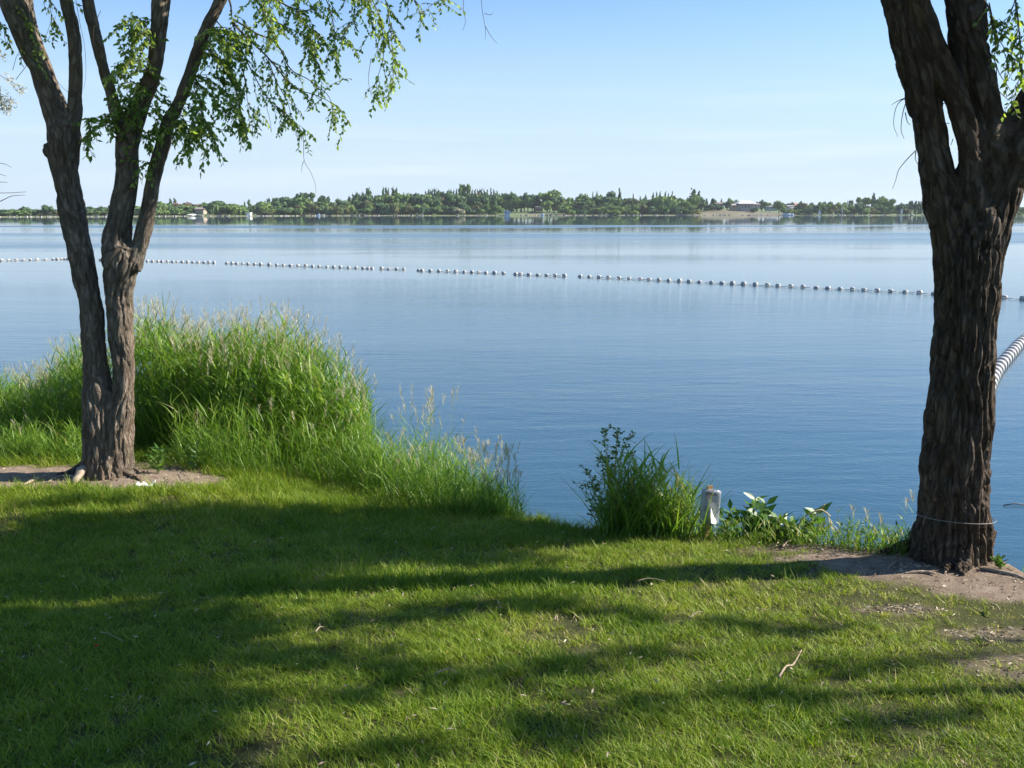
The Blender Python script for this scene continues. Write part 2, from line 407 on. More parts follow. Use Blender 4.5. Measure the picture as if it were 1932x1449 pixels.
def mrange(v, a, b_, c=0., d=1.):
    n = N(ns, 'ShaderNodeMapRange', interpolation_type='SMOOTHSTEP'); ls.new(v, n.inputs['Value'])
    for k, val in zip(('From Min', 'From Max', 'To Min', 'To Max'), (a, b_, c, d)): n.inputs[k].default_value = val
    return n.outputs[0]
sp = ns.new('ShaderNodeSeparateXYZ'); ls.new(g.outputs['Position'], sp.inputs[0])
bandn = wnoise(.012, .045, 1.0, 4, R(-4))
yy = math2('ADD', sp.outputs['Y'], math2('MULTIPLY', math2('SUBTRACT', bandn.outputs['Fac'], .5), 60.0))
yy = math2('ADD', yy, math2('MULTIPLY', sp.outputs['X'], -0.10))
bn2 = wnoise(.006, .03, 1.0, 3, R(3))
ruf = math2('MULTIPLY', math2('MULTIPLY', mrange(yy, 72, 90), mrange(yy, 150, 122)), mrange(bn2.outputs['Fac'], .36, .60, .12, .75))            # the dark ruffled lane
ruf2 = math2('MULTIPLY', mrange(yy, 172, 180), mrange(yy, 200, 190))
nearr = mrange(sp.outputs['Y'], 60, 18, 0, .30)
patch = mrange(bandn.outputs['Fac'], .46, .64, 0, .22)
calm = mrange(sp.outputs['Y'], 150, 260, 1, .16)
amp = math2('MULTIPLY', math2('ADD', math2('ADD', math2('MAXIMUM', ruf, ruf2), nearr), math2('ADD', patch, .07)), calm)
w1 = wnoise(1.0, 2.2, 9.0, 4, R(14)); w2 = wnoise(.5, 1.5, 2.2, 3, R(-10)); w3 = wnoise(.25, .9, .5, 3, R(6))
hh = math2('ADD', math2('MULTIPLY', w1.outputs['Fac'], .010), math2('ADD', math2('MULTIPLY', w2.outputs['Fac'], .022), math2('MULTIPLY', w3.outputs['Fac'], .05)))
bp = N(ns, 'ShaderNodeBump', Strength=1.0, Distance=1.0); ls.new(math2('MULTIPLY', hh, amp), bp.inputs['Height']); ls.new(bp.outputs[0], b.inputs['Normal'])
ls.new(math2('ADD', math2('MULTIPLY', math2('MAXIMUM', ruf, ruf2), .15), math2('ADD', math2('MULTIPLY', amp, .08), .03)), b.inputs['Roughness'])
o = ns.new('ShaderNodeOutputMaterial'); ls.new(b.outputs[0], o.inputs[0])
M_water = m

# far shore ground: grass, bare slope, pebble edge
m, ns, ls = mat('far_shore_ground')
g = ns.new('ShaderNodeNewGeometry'); at = N(ns, 'ShaderNodeAttribute', attribute_name='bare')
n1 = N(ns, 'ShaderNodeTexNoise', Scale=.12, Detail=8.0, Roughness=.7); ls.new(g.outputs['Position'], n1.inputs['Vector'])
ra = ramp(ns, [(.3, (.06, .10, .03)), (.5, (.10, .15, .04)), (.7, (.17, .19, .08))]); ls.new(n1.outputs['Fac'], ra.inputs[0])
rb = ramp(ns, [(.3, (.09, .10, .045)), (.5, (.15, .13, .08)), (.7, (.24, .18, .13))]); ls.new(n1.outputs['Fac'], rb.inputs[0])
mx = N(ns, 'ShaderNodeMix', data_type='RGBA'); ls.new(at.outputs['Fac'], mx.inputs['Factor']); ls.new(ra.outputs[0], mx.inputs['A']); ls.new(rb.outputs[0], mx.inputs['B'])
b = N(ns, 'ShaderNodeBsdfPrincipled', Roughness=.95); ls.new(mx.outputs['Result'], b.inputs['Base Color'])
o = ns.new('ShaderNodeOutputMaterial'); ls.new(b.outputs[0], o.inputs[0]); M_far = m

# ------------------------------------------------------------------ near ground, water, far shore
def grow(a, step, stop, k=1.18, cap=1e9):
    out = [a]; s = step
    while abs(out[-1] - stop) > abs(s) and len(out) < 400:
        out.append(out[-1] + s); s = math.copysign(min(abs(s) * k, cap), s)
    out.append(stop); return out
def grid_mesh(xs, ys, zf):
    X, Y = np.meshgrid(xs, ys); Z = zf(X, Y); nx = len(xs)
    V = np.stack([X, Y, Z], -1).reshape(-1, 3)
    i = np.arange(len(ys) - 1)[:, None] * nx + np.arange(nx - 1)[None]
    Fc = np.stack([i, i + 1, i + nx + 1, i + nx], -1).reshape(-1, 4)
    return V, Fc, X, Y
xs = np.array(sorted(set(grow(-8, -.08, -220, 1.22)) | set(np.arange(-8, 8, .07)) | set(grow(8, .08, 220, 1.22))))
ys = np.array(sorted(set(grow(1, -.1, -160, 1.22)) | set(np.arange(1, 13.6, .07)) | set(grow(13.6, .2, 60, 1.2))))
def near_z(X, Y):
    z = gz(X, Y)
    n = fbm2(X, Y, 1.3, 3).reshape(X.shape) * .035 + fbm2(X, Y, 9, 2).reshape(X.shape) * .008
    return z + n * sstep(.35, -.2, Y - shore(X))
V, Fc, X, Y = grid_mesh(xs, ys, near_z)
lawn_ground = mesh_obj('lawn_ground', V, Fc, M_ground, smooth=True, attrs={'dirt': dirt(X, Y).ravel()})
tag(lawn_ground, 'sloping grassy bank with bare dirt round the tree trunks', kind='structure')

V = [(-3000, -400, 0), (3000, -400, 0), (3000, 3000, 0), (-3000, 3000, 0)]
water = mesh_obj('water', V, [(0, 1, 2, 3)], M_water)
tag(water, 'blue lake with a ruffled darker lane', kind='structure')

FS = [(-900, 412), (-400, 410.5), (0, 409.6), (170, 409), (300, 408.4), (400, 408), (700, 407), (1300, 406.3), (1700, 406.3), (1932, 408), (2400, 412)]
_fx, _fy = [], []
for q in FS:
    p = on_z(q[0], q[1]); _fx.append(p.x); _fy.append(p.y)
def pxD(px): return on_z(px, float(np.interp(px, [q[0] for q in FS], [q[1] for q in FS])) ).y
def fshore(x): return np.interp(x, _fx, _fy)
BARE = on_z(1390, 406).x, on_z(1500, 406).x
xc = lambda px: (px - CX) / F * 540
def far_z(X, Y):
    s = Y - fshore(X)
    rt = .25 + .75 * sstep(xc(250), xc(700), X)
    z = -1.5 + 1.85 * sstep(-6, .5, s) + .9 * sstep(0, 40, s) + (2.6 * sstep(50, 170, s) + 5 * sstep(300, 1500, s)) * rt
    z = z + 2.0 * np.exp(-((X - xc(1380)) / 20) ** 2) * sstep(1, 20, s) - 1.2 * sstep(xc(1500), xc(1600), X) * sstep(0, 60, s)
    z = z + .9 * np.exp(-((X - xc(1010)) / 14) ** 2) * sstep(1, 20, s)
    z = z + fbm2(X, Y, .02, 3).reshape(X.shape) * .35 * sstep(5, 40, s)
    return z
fxs = np.array(grow(-420, -8, -3000, 1.25)[::-1] + list(np.arange(-415, 420, 5.0)) + grow(420, 8, 3000, 1.25))
fys = np.array(sorted(set(np.arange(255, 760, 4.0)) | set(grow(760, 8, 3000, 1.2))))
V, Fc, X, Y = grid_mesh(fxs, fys, far_z)
s = Y - fshore(X)
bare = np.maximum.reduce([sstep(2.5, 0, s) * .55, sstep(xc(1290), xc(1330), X) * sstep(xc(1505), xc(1480), X) * sstep(45, 25, s),
                          (np.exp(-((X - xc(1005)) / 6) ** 2) + np.exp(-((X - xc(1075)) / 5) ** 2)) * .6 * sstep(30, 15, s)])
bare = np.clip(bare + fbm2(X, Y, .08, 2).reshape(X.shape) * .5 * (bare > .05), 0, 1)
far_shore = mesh_obj('far_shore', V, Fc, M_far, smooth=True, attrs={'bare': bare.ravel()})
tag(far_shore, 'far shore land rising gently behind the lake', kind='structure')
def fz(x, y): return float(far_z(np.array([[x]], float), np.array([[y]], float))[0, 0])

# ------------------------------------------------------------------ the two big trees
def grown_trunk(name, tubes, mat_, parent, voxel, depth, axis_pts):
    """tubes fused into one skin by a voxel remesh, then given real bark ridges"""
    G = Geo()
    for pts, rad, n, wob in tubes: G.tube(pts, rad, n, wob=wob)
    o = G.obj('tmp_trunk', None)
    md = o.modifiers.new('r', 'REMESH'); md.mode = 'VOXEL'; md.voxel_size = voxel; md.use_smooth_shade = True
    sm = o.modifiers.new('s', 'SMOOTH'); sm.iterations = 16; sm.factor = .6
    dg = bpy.context.evaluated_depsgraph_get(); me = bpy.data.meshes.new_from_object(o.evaluated_get(dg)); me.name = name
    bpy.data.objects.remove(o)
    n = len(me.vertices); co = np.empty(n * 3); me.vertices.foreach_get('co', co); co = co.reshape(-1, 3)
    nr = np.empty(n * 3); me.vertices.foreach_get('normal', nr); nr = nr.reshape(-1, 3)
    # frame along the nearest piece of skeleton
    A = np.array([a for a, b, l in axis_pts]); B = np.array([b for a, b, l in axis_pts]); L0 = np.array([l for a, b, l in axis_pts])
    best = np.full(n, 1e9); ds = []; qs = []
    for a, b, l in zip(A, B, L0):
        d = b - a; L = np.linalg.norm(d); d /= L
        t = np.clip((co - a) @ d, 0, L); q = a + t[:, None] * d; dist = np.linalg.norm(co - q, axis=1)
        best = np.minimum(best, dist); ds.append(dist); qs.append(q)
    W = np.zeros(n); qb = np.zeros((n, 3))
    for dist, q in zip(ds, qs):
        w = np.exp(-(dist - best) / .11); W += w; qb += q * w[:, None]
    qb /= W[:, None]
    bc = np.stack([co[:, 0] - qb[:, 0], co[:, 1] - qb[:, 1], co[:, 2]], 1)
    warp = perlin(bc * np.array([7, 7, 3.4]))
    p = bc * np.array([21, 21, 1.9]); p[:, 0] += warp * .8; p[:, 1] += warp * .6
    r1 = np.clip(1 - np.abs(perlin(p)) * 3.0, 0, 1)
    p2 = bc * np.array([46, 46, 5.0]) + 9.1; p2[:, 0] += warp * 1.6
    r2 = np.clip(1 - np.abs(perlin(p2)) * 2.6, 0, 1)
    lump = perlin(co * 2.6)
    thick = np.clip(best / .15, .22, 1.0)
    disp = thick * (depth * (.35 - .80 * r1 ** 1.6 - .38 * r2 ** 1.5) + lump * .006)
    co = co + nr * disp[:, None]
    base = np.array(parent.location)
    me.vertices.foreach_set('co', (co - base).ravel())
    at = me.attributes.new('bark_co', 'FLOAT_VECTOR', 'POINT'); at.data.foreach_set('vector', (bc * np.array([1, 1, .22])).astype(np.float32).ravel())
    me.materials.clear(); me.materials.append(mat_); me.update()
    me.polygons.foreach_set('use_smooth', np.ones(len(me.polygons), bool))
    return link(bpy.data.objects.new(name, me), parent)

def limb(rows, Y, dY=0.0, k=5):
    """rows (px, py, width_px[, dy]) -> points and radii at the tree's depth"""
    pts = []
    for r in rows:
        yy = Y + (r[3] if len(r) > 3 else 0) + dY
        p = on_plane(r[0], r[1], yy); pts.append((p.x, p.y, p.z, r[2] / 2 * px_size(yy, p.z)))
    S = spline(pts, k)
    return [Vector(s[:3]) for s in S], [float(max(s[3], .004)) for s in S]
def axes(pts):
    out = []; l = 0
    step = max(1, len(pts) // 10)
    q = pts[::step] + [pts[-1]]
    for a, b in zip(q[:-1], q[1:]):
        if (b - a).length < 1e-4: continue
        out.append((np.array(a), np.array(b), l)); l += (b - a).length
    return out

# left tree
PL = on_land(204, 896); YL = PL.y
left_tree = empty('elm_tree', (PL.x, PL.y, float(gz(PL.x, PL.y))), 'twin-stemmed grey elm tree rooted in bare dirt beside the tall reed grass', 'tree')
LT = []
stemA = [(196, 925, 84, .0), (194, 880, 74), (192, 840, 66), (188, 790, 60), (186, 740, 56), (181, 700, 46), (177, 650, 42), (174, 600, 43), (169, 560, 41), (160, 520, 45), (152, 480, 45), (136, 400, 47), (124, 330, 47), (121, 285, 56), (121, 250, 58), (120, 228, 44), (120, 212, 20)]
stemB = [(222, 928, 66), (221, 880, 58), (222, 840, 56), (226, 790, 52), (232, 740, 40), (233, 700, 38), (230, 650, 44), (226, 600, 47), (225, 560, 50), (226, 520, 58), (228, 490, 66), (222, 455, 50), (229, 400, 43), (238, 350, 42), (240, 300, 42), (243, 255, 44), (246, 232, 40), (247, 216, 18)]
limbs_L = [stemA, stemB,
    [(205, 930, 96), (205, 890, 84), (206, 850, 62), (207, 815, 34), (207, 790, 14)],
    [(114, 250, 44), (103, 218, 39), (88, 170, 36), (73, 132, 34), (52, 83, 38), (26, 0, 50), (2, -90, 46, .1), (-25, -220, 36, .3), (-60, -400, 24, .5)],
    [(122, 240, 34, .1), (112, 195, 24, .15), (92, 140, 22, .2), (72, 90, 22, .25), (55, 30, 22, .35), (40, -120, 18, .6), (35, -300, 12, .9)],
    [(132, 248, 36), (140, 210, 28), (143, 132, 24), (139, 66, 24), (125, 0, 23), (112, -90, 21, -.1), (108, -220, 16, -.2), (115, -380, 10, -.3)],
    [(238, 250, 34), (221, 215, 26), (208, 170, 22), (196, 132, 21), (180, 66, 23), (165, 0, 21), (150, -90, 19, -.1), (138, -220, 16, -.25), (120, -400, 10, -.4)],
    [(244, 262, 40), (256, 215, 38), (272, 180, 34), (290, 132, 29), (299, 66, 30), (304, 0, 32), (312, -90, 28, .1), (326, -230, 22, .3), (340, -420, 12, .5)],
    [(246, 505, 44), (256, 478, 34), (267, 455, 30), (279, 400, 29), (287, 350, 27), (299, 300, 27), (309, 265, 28), (318, 232, 26), (335, 199, 22), (355, 150, 22), (372, 100, 24), (391, 50, 21), (416, 0, 22), (448, -80, 20, -.1), (490, -190, 16, -.3), (545, -330, 10, -.5)],
    [(210, 500, 26, -.03), (207, 470, 28, -.03), (209, 440, 26, -.02), (222, 415, 22)],
    [(104, 300, 26), (95, 284, 26), (92, 272, 18)],
    [(245, 300, 20, -.05), (236, 240, 20, -.06), (232, 228, 12, -.06)],
]
ax = []
for rows in limbs_L:
    P_, R_ = limb(rows, YL); LT.append((P_, R_, 20, .05))
for rows in ([q for q in stemA if q[1] > 235], [q for q in stemB if q[1] > 240]) + tuple([q for q in l_ if q[1] < (480 if i_ == 5 else 255)] for i_, l_ in enumerate(limbs_L[3:9])):
    P_, R_ = limb(rows, YL); ax += axes(P_)
# root flare and surface roots
def root(px0, py0, wpts, r0, Yt):
    P_ = [Vector(on_plane(px0, py0, Yt))]
    for (px, py) in wpts:
        q = ground(px, py); P_.append(Vector((q.x, q.y, q.z)))
    n = len(P_); S = spline([(p.x, p.y, p.z + (.0 if i == 0 else .012)) for i, p in enumerate(P_)], 5)
    rr = [max(.010, r0 * (1 - i / (len(S) - 1)) ** .8) for i in range(len(S))]
    return [Vector(s) for s in S], rr
for a in [(188, 868, [(165, 886), (135, 893), (105, 897)], .075), (190, 872, [(172, 893), (155, 905), (152, 924)], .07), (222, 872, [(240, 895), (256, 905), (268, 909)], .07),
          (205, 868, [(208, 897), (212, 908)], .10), (180, 862, [(158, 880), (140, 884)], .07), (232, 868, [(244, 884), (262, 892)], .06)]:
    P_, R_ = root(*a, YL); LT.append((P_, R_, 12, .08))
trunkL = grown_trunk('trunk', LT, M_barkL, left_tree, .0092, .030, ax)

def root_obj(pts_px, r, parent, wob=.1):
    S = []
    for (px, py) in pts_px:
        q = ground(px, py); S.append((q.x, q.y, q.z))
    S = spline(S, 5); n = len(S)
    G = Geo(); G.tube([Vector(s) + Vector((0, 0, r * .25)) for s in S], [r * (1 - .7 * abs(2 * i / (n - 1) - 1) ** 2) * (1 + .15 * math.sin(i * 1.9)) for i in range(n)], 8, wob=wob)
    return G.obj('surface_root', M_root, parent, True)
M_root = simple('worn_root', (.30, .235, .18), .85, .35, 25, bump=.004)
root_obj([(40, 918), (60, 908), (82, 900), (98, 893)], .016, left_tree)
root_obj([(90, 910), (112, 900), (130, 898), (150, 903)], .012, left_tree)
kn = on_land(156, 903)
G = Geo(); G.tube([Vector((kn.x + .05, kn.y + .12, kn.z + .10)), Vector((kn.x, kn.y - .01, kn.z + .075)), Vector((kn.x - .005, kn.y - .08, kn.z + .035)), Vector((kn.x + .01, kn.y - .17, kn.z + .03)), Vector((kn.x + .015, kn.y - .24, kn.z - .01))], [.05, .045, .03, .033, .012], 10, wob=.2)
G.obj('root_knuckle', M_root, left_tree, True)

# right tree
PR = on_land(1795, 1052); YR = PR.y
right_tree = empty('elm_tree', (PR.x, PR.y, float(gz(PR.x, PR.y))), 'massive dark-barked elm tree with a wire round its foot, at the water edge', 'tree')
RT = []
main = [(1797, 1085, 150), (1797, 1050, 142), (1801, 1001, 128), (1800, 955, 122), (1800, 910, 119), (1803, 864, 120), (1810, 773, 114), (1817, 682, 108), (1822, 591, 109), (1827, 500, 112), (1830, 450, 108), (1832, 400, 94), (1834, 350, 74), (1836, 305, 50), (1838, 270, 24)]
limbs_R = [main,
    [(1803, 570, 56), (1799, 500, 66), (1794, 450, 66), (1784, 400, 68), (1772, 350, 64), (1763, 300, 58), (1754, 250, 57), (1745, 200, 58), (1736, 150, 66), (1724, 100, 68), (1712, 50, 66), (1700, 0, 64), (1682, -90, 58, .1), (1655, -230, 48, .3), (1620, -400, 34, .5)],
    [(1824, 520, 50), (1826, 460, 62, -.02), (1828, 400, 64, -.06), (1833, 330, 46, -.08), (1828, 270, 42, -.1), (1812, 205, 42, -.1), (1793, 150, 42, -.1), (1780, 118, 38, -.1), (1757, 60, 38, -.1), (1735, 0, 38, -.12), (1700, -110, 34, -.2), (1660, -260, 26, -.4), (1610, -430, 16, -.6)],
    [(1842, 540, 50), (1850, 480, 56), (1858, 400, 66), (1862, 330, 78), (1855, 260, 82), (1850, 200, 72), (1838, 150, 69), (1829, 100, 67), (1821, 0, 69), (1815, -100, 62), (1812, -250, 50, .1), (1800, -420, 34, .2)],
    [(1848, 570, 56), (1855, 500, 64), (1864, 450, 68), (1876, 400, 72), (1890, 350, 78), (1906, 305, 82), (1922, 255, 78), (1945, 205, 66), (1975, 150, 58), (2010, 80, 54), (2050, -20, 48, -.1), (2090, -180, 36, -.2), (2120, -360, 22, -.3)],
    [(1880, 330, 50, -.04), (1882, 260, 46, -.05), (1890, 222, 40, -.05), (1893, 212, 22, -.05)],
]
ax = []
for i, rows in enumerate(limbs_R):
    P_, R_ = limb(rows, YR); RT.append((P_, R_, 24, .05))
    rr_ = [q for q in rows if (q[1] > 360 if i == 0 else q[1] < 500)]
    if i < 5: ax += axes(limb(rr_, YR)[0])
for a in [(1765, 1000, [(1730, 1034), (1705, 1040), (1660, 1044)], .13), (1780, 1005, [(1762, 1050), (1752, 1062)], .11), (1810, 1010, [(1812, 1066), (1815, 1085)], .12), (1840, 1010, [(1846, 1062), (1854, 1068)], .10),
          (1850, 1000, [(1856, 1048), (1860, 1056)], .09), (1795, 1005, [(1788, 1062), (1784, 1080)], .11)]:
    P_, R_ = root(*a, YR); RT.append((P_, R_, 12, .1))
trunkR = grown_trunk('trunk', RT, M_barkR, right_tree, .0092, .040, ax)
root_obj([(1845, 1072), (1880, 1078), (1915, 1086), (1940, 1096)], .012, right_tree)
root_obj([(1705, 1082), (1725, 1080), (1750, 1080), (1765, 1084)], .010, right_tree)
root_obj([(1782, 1082), (1792, 1070), (1800, 1062), (1815, 1060)], .011, right_tree)
root_obj([(1676, 1072), (1684, 1066), (1692, 1058)], .008, right_tree)

# ------------------------------------------------------------------ twigs and leaves of the near trees
class Foliage:
    def __init__(s): s.G = Geo(); s.P = []; s.D = []; s.L = []
    def twig(s, pts, r0, r1=.0015, n=4):
        k = len(pts); s.G.tube(pts, [r0 + (r1 - r0) * i / (k - 1) for i in range(k)], n)
    def leafline(s, pts, step, L):
        """leaves set alternately along a polyline"""
        acc = 0; side = 1
        for a, b in zip(pts[:-1], pts[1:]):
            d = b - a; ln = d.length
            if ln < 1e-5: continue
            while acc < ln:
                q = a + d * (acc / ln); side = -side
                lat = d.normalized().cross(Vector((random.gauss(0, .4), random.gauss(0, .4), 1))).normalized() * side
                dd = lat * .8 + d.normalized() * .55 + Vector((random.gauss(0, .25), random.gauss(0, .25), -.45 + random.gauss(0, .25)))
                s.P.append(q); s.D.append(dd); s.L.append(L * random.uniform(.65, 1.15)); acc += step * random.uniform(.7, 1.3)
            acc -= ln
    def spray(s, start, direc, length, L=.055, step=.022, droop=.5, r=.003, leafy=True):
        n = 6; pts = [start]; d = direc.normalized()
        for i in range(n):
            d = (d + Vector((random.gauss(0, .12), random.gauss(0, .12), -droop * .22 + random.gauss(0, .08)))).normalized()
            pts.append(pts[-1] + d * length / n)
        s.twig(pts, r)
        if leafy: s.leafline(pts, step, L)
        return pts
    def branch(s, rows, Y, r0, side=.14, slen=.30, L=.055, leaf_from=.0, dens=1.0, droop=.6):
        pts = []
        for q in rows:
            pts.append(tuple(on_plane(q[0], q[1], Y + (q[2] if len(q) > 2 else 0))))
        S = [Vector(p) for p in spline(pts, 6)]
        tot = sum((b - a).length for a, b in zip(S[:-1], S[1:])); s.twig(S, r0)
        acc = 0; done = 0
        for a, b in zip(S[:-1], S[1:]):
            d = b - a; ln = d.length; acc += ln; done += ln
            while acc > side:
                acc -= side * random.uniform(.6, 1.4)
                if done / tot < leaf_from or random.random() > dens: continue
                dd = d.normalized() * .6 + Vector((random.gauss(0, .6), random.gauss(0, .6), -.25 + random.gauss(0, .35)))
                s.spray(a, dd, slen * random.uniform(.5, 1.2), L, droop=droop, r=.0022)
        s.leafline(S[-5:], .02, L)
    def clump(s, c, r, n, L=.07):
        q = rng.normal(size=(n, 3)); q /= np.linalg.norm(q, axis=1)[:, None]; q *= (rng.random(n) ** .45)[:, None] * r * np.array([1, 1, .75])
        for v in q:
            s.P.append(Vector(c) + Vector(v)); s.D.append(Vector((random.gauss(0, 1), random.gauss(0, 1), -.5 + random.gauss(0, .5)))); s.L.append(L * random.uniform(.7, 1.2))
    def objs(s, parent, mleaf=None, wratio=.58, twigs=True):
        if twigs and s.G.n: s.G.obj('twigs', M_twig, parent)['kind'] = 'stuff'
        if s.P:
            L = np.array(s.L); V, Fc, T = leaves(np.array(s.P), np.array(s.D), L, L * wratio)
            mesh_obj('foliage', V, Fc, mleaf or M_leaf, parent, attrs={'tint': T})['kind'] = 'stuff'

FL = Foliage()
main_br = [
    ([(418, -30), (434, 5), (438, 42)], .016, .9),
    ([(438, 42), (470, 75), (505, 108), (532, 140), (562, 168), (602, 182), (640, 205), (652, 235)], .009, .12),
    ([(438, 42), (455, 90), (478, 140), (508, 188), (540, 215), (572, 252)], .008, .15),
    ([(440, 36), (482, 62), (522, 82), (548, 130), (585, 152), (622, 185), (630, 240)], .008, .15),
    ([(505, 108), (520, 150), (545, 200), (548, 235)], .005, .1),
    ([(400, 30), (440, 80), (462, 150), (470, 200), (500, 235)], .006, .1),
    ([(375, 95), (410, 110), (440, 150), (452, 200), (465, 245)], .006, .1),
    ([(350, 155), (385, 165), (415, 200), (440, 225), (470, 250)], .006, .05),
    ([(340, 190), (365, 205), (390, 235), (400, 262), (402, 285)], .006, .05),
    ([(330, 205), (350, 230), (358, 265), (350, 292)], .005, .05),
    ([(352, 160), (378, 190), (385, 225), (420, 245), (440, 238)], .005, .05),
    ([(450, -40), (490, 10), (520, 40), (560, 60), (600, 85)], .008, .1),
    ([(470, -40), (530, 5), (575, 20), (600, 10), (640, 25)], .008, .1),
    ([(560, -60), (610, -10), (628, 40), (632, 78), (630, 105)], .006, .2),
    ([(600, -80), (660, -20), (668, 30), (650, 60), (660, 85)], .005, .2),
    ([(640, -80), (690, -20), (718, 38), (724, 100), (712, 150), (708, 188)], .005, .1),
    ([(660, -80), (715, -30), (735, 40), (740, 90), (742, 140), (740, 172)], .005, .15),
    ([(650, -60), (690, -10), (700, 40), (705, 60), (728, 70)], .005, .1),
    ([(690, -80), (760, -30), (785, 5), (795, 25), (820, 5), (842, -4)], .005, .2),
    ([(500, -60), (540, -10), (590, -5), (640, -15), (700, 5)], .006, .0),
    ([(262, 200), (235, 185), (222, 150), (235, 110), (225, 80)], .006, .05),
    ([(285, 140), (262, 110), (250, 75), (240, 45), (232, 30)], .006, .05),
    ([(290, 130), (268, 135), (245, 120), (215, 125)], .005, .05),
    ([(300, 60), (275, 60), (255, 40), (245, 25)], .004, .05),
    ([(240, 250), (205, 232), (180, 240), (160, 262)], .006, .05),
    ([(230, 222), (200, 215), (175, 225), (160, 222)], .004, .05),
    ([(250, 215), (275, 200), (300, 215), (290, 245)], .005, .0),
    ([(270, 180), (290, 165), (300, 190), (320, 180)], .005, .0),
    ([(318, 230), (305, 250), (285, 245), (275, 258)], .004, .0),
    ([(320, 225), (340, 245), (362, 250), (372, 270)], .005, .0),
    ([(360, 140), (395, 150), (430, 180), (445, 215)], .005, .0),
    ([(300, 300), (285, 305), (272, 308)], .002, .0),
    ([(390, 60), (420, 70), (430, 110), (420, 150)], .004, .0),
    ([(25, 0), (45, 30), (60, 60), (70, 80)], .005, .0),
    ([(-20, 20), (5, 50), (10, 75), (20, 90)], .004, .2),
    ([(100, -30), (95, 20), (110, 50), (118, 68)], .003, .2),
    ([(60, 40), (50, 75), (58, 100), (75, 95)], .003, .0),
]
for rows, r0, lf in main_br:
    dense = 1.0 if rows[0][0] < 400 and rows[0][1] > 50 else .95
    rows = [(a, b, random.uniform(-.25, .25)) for a, b in rows] if rows[0][0] > 445 else [(a, b, -.12 + random.uniform(-.12, .12)) for a, b in rows]
    FL.branch(rows, YL, r0, side=.048 if dense == 1.0 else .056, slen=.26, L=.058 if dense == 1.0 else .049, leaf_from=lf, dens=dense if dense == 1.0 else .72)
random.seed(5)
for k in range(26):
    if k < 10: i0 = random.uniform(0, 1); x0, y0 = 318 + 90 * i0 + random.uniform(-4, 4), 235 - 215 * i0; ex, ey = random.uniform(25, 85), random.uniform(0, 60)
    elif k < 20: i0 = random.uniform(0, 1); x0, y0 = 265 + 36 * i0, 210 - 190 * i0; ex, ey = random.uniform(-60, -20), random.uniform(-10, 40)
    else: x0, y0 = random.uniform(440, 560), random.uniform(-40, 60); ex, ey = random.uniform(10, 60), random.uniform(60, 130)
    dd = random.uniform(-.45, .1)
    FL.branch([(x0, y0, dd * .2), (x0 + ex * .5, y0 + ey * .25 - 6, dd * .7), (x0 + ex, y0 + ey, dd)], YL, .004, side=.045, slen=.22, L=.052, leaf_from=.1, droop=.5)
for rows in ([(572, 250), (573, 275), (574, 303), (586, 325), (595, 348), (596, 366)], [(574, 303), (570, 312), (569, 325)], [(880, -40), (874, 10), (878, 40), (873, 58)], [(905, -40), (910, 20), (916, 55), (915, 75)], [(916, 50), (926, 68), (938, 82)], [(914, 25), (925, 28), (930, 24)],
             [(140, -20), (150, 40), (160, 90), (162, 140), (158, 168)], [(30, 150), (60, 110), (90, 60), (100, 10)], [(85, 105), (100, 140), (118, 165), (135, 178)], [(70, 60), (85, 80), (98, 60), (105, 30)], [(24, 132), (32, 105), (45, 85)], [(190, 20), (178, 50), (176, 80)],
             [(712, 150), (700, 175), (706, 190)], [(700, 110), (695, 150), (700, 178)], [(480, 200), (476, 230), (478, 262)], [(500, 190), (510, 230), (512, 250)], [(275, 252), (284, 275), (292, 288)]):
    P_ = [Vector(on_plane(a, b, YL - .15)) for a, b in rows]; FL.twig([Vector(v) for v in spline([tuple(p) for p in P_], 4)], .0026, .0012, 4)
# crown above the frame
for k in range(54):
    a = random.uniform(0, 6.28); rr = random.uniform(.3, 2.2)
    c = Vector((PL.x + .1 + rr * math.cos(a), YL + rr * math.sin(a) * .9, random.uniform(5.6, 8.2)))
    xq = c.x - 1.42 * (c.z - 4.3)
    if -3.3 < xq < -.3: continue
    FL.clump(c, random.uniform(.45, .8), 150, .085)
for (px, py, r_) in ((122, 300, .30), (122, 240, .30), (100, 190, .26), (60, 90, .3), (142, 150, .22), (135, 60, .22), (240, 320, .28), (240, 260, .26), (200, 130, .22), (285, 140, .26), (300, 50, .26), (235, 400, .26), (130, 380, .26), (145, 450, .22), (295, 330, .20), (325, 220, .16)):
    p_ = on_plane(px, py, YL); z_ = max(5.0 + .2 * random.random(), p_.z + 1.2); FL.clump(p_ + SD * ((z_ - p_.z) / SD.z), r_, 75, .085)  # leaf clumps added up-sun of the upper limbs to shade them
for (px, py) in ((60, -120), (160, -100), (250, -90)):
    for q in range(2): FL.clump(on_plane(px + random.uniform(-30, 30), py - 60 * q, YL + random.uniform(-.6, .6)), .45, 110, .075)
FL.objs(left_tree)

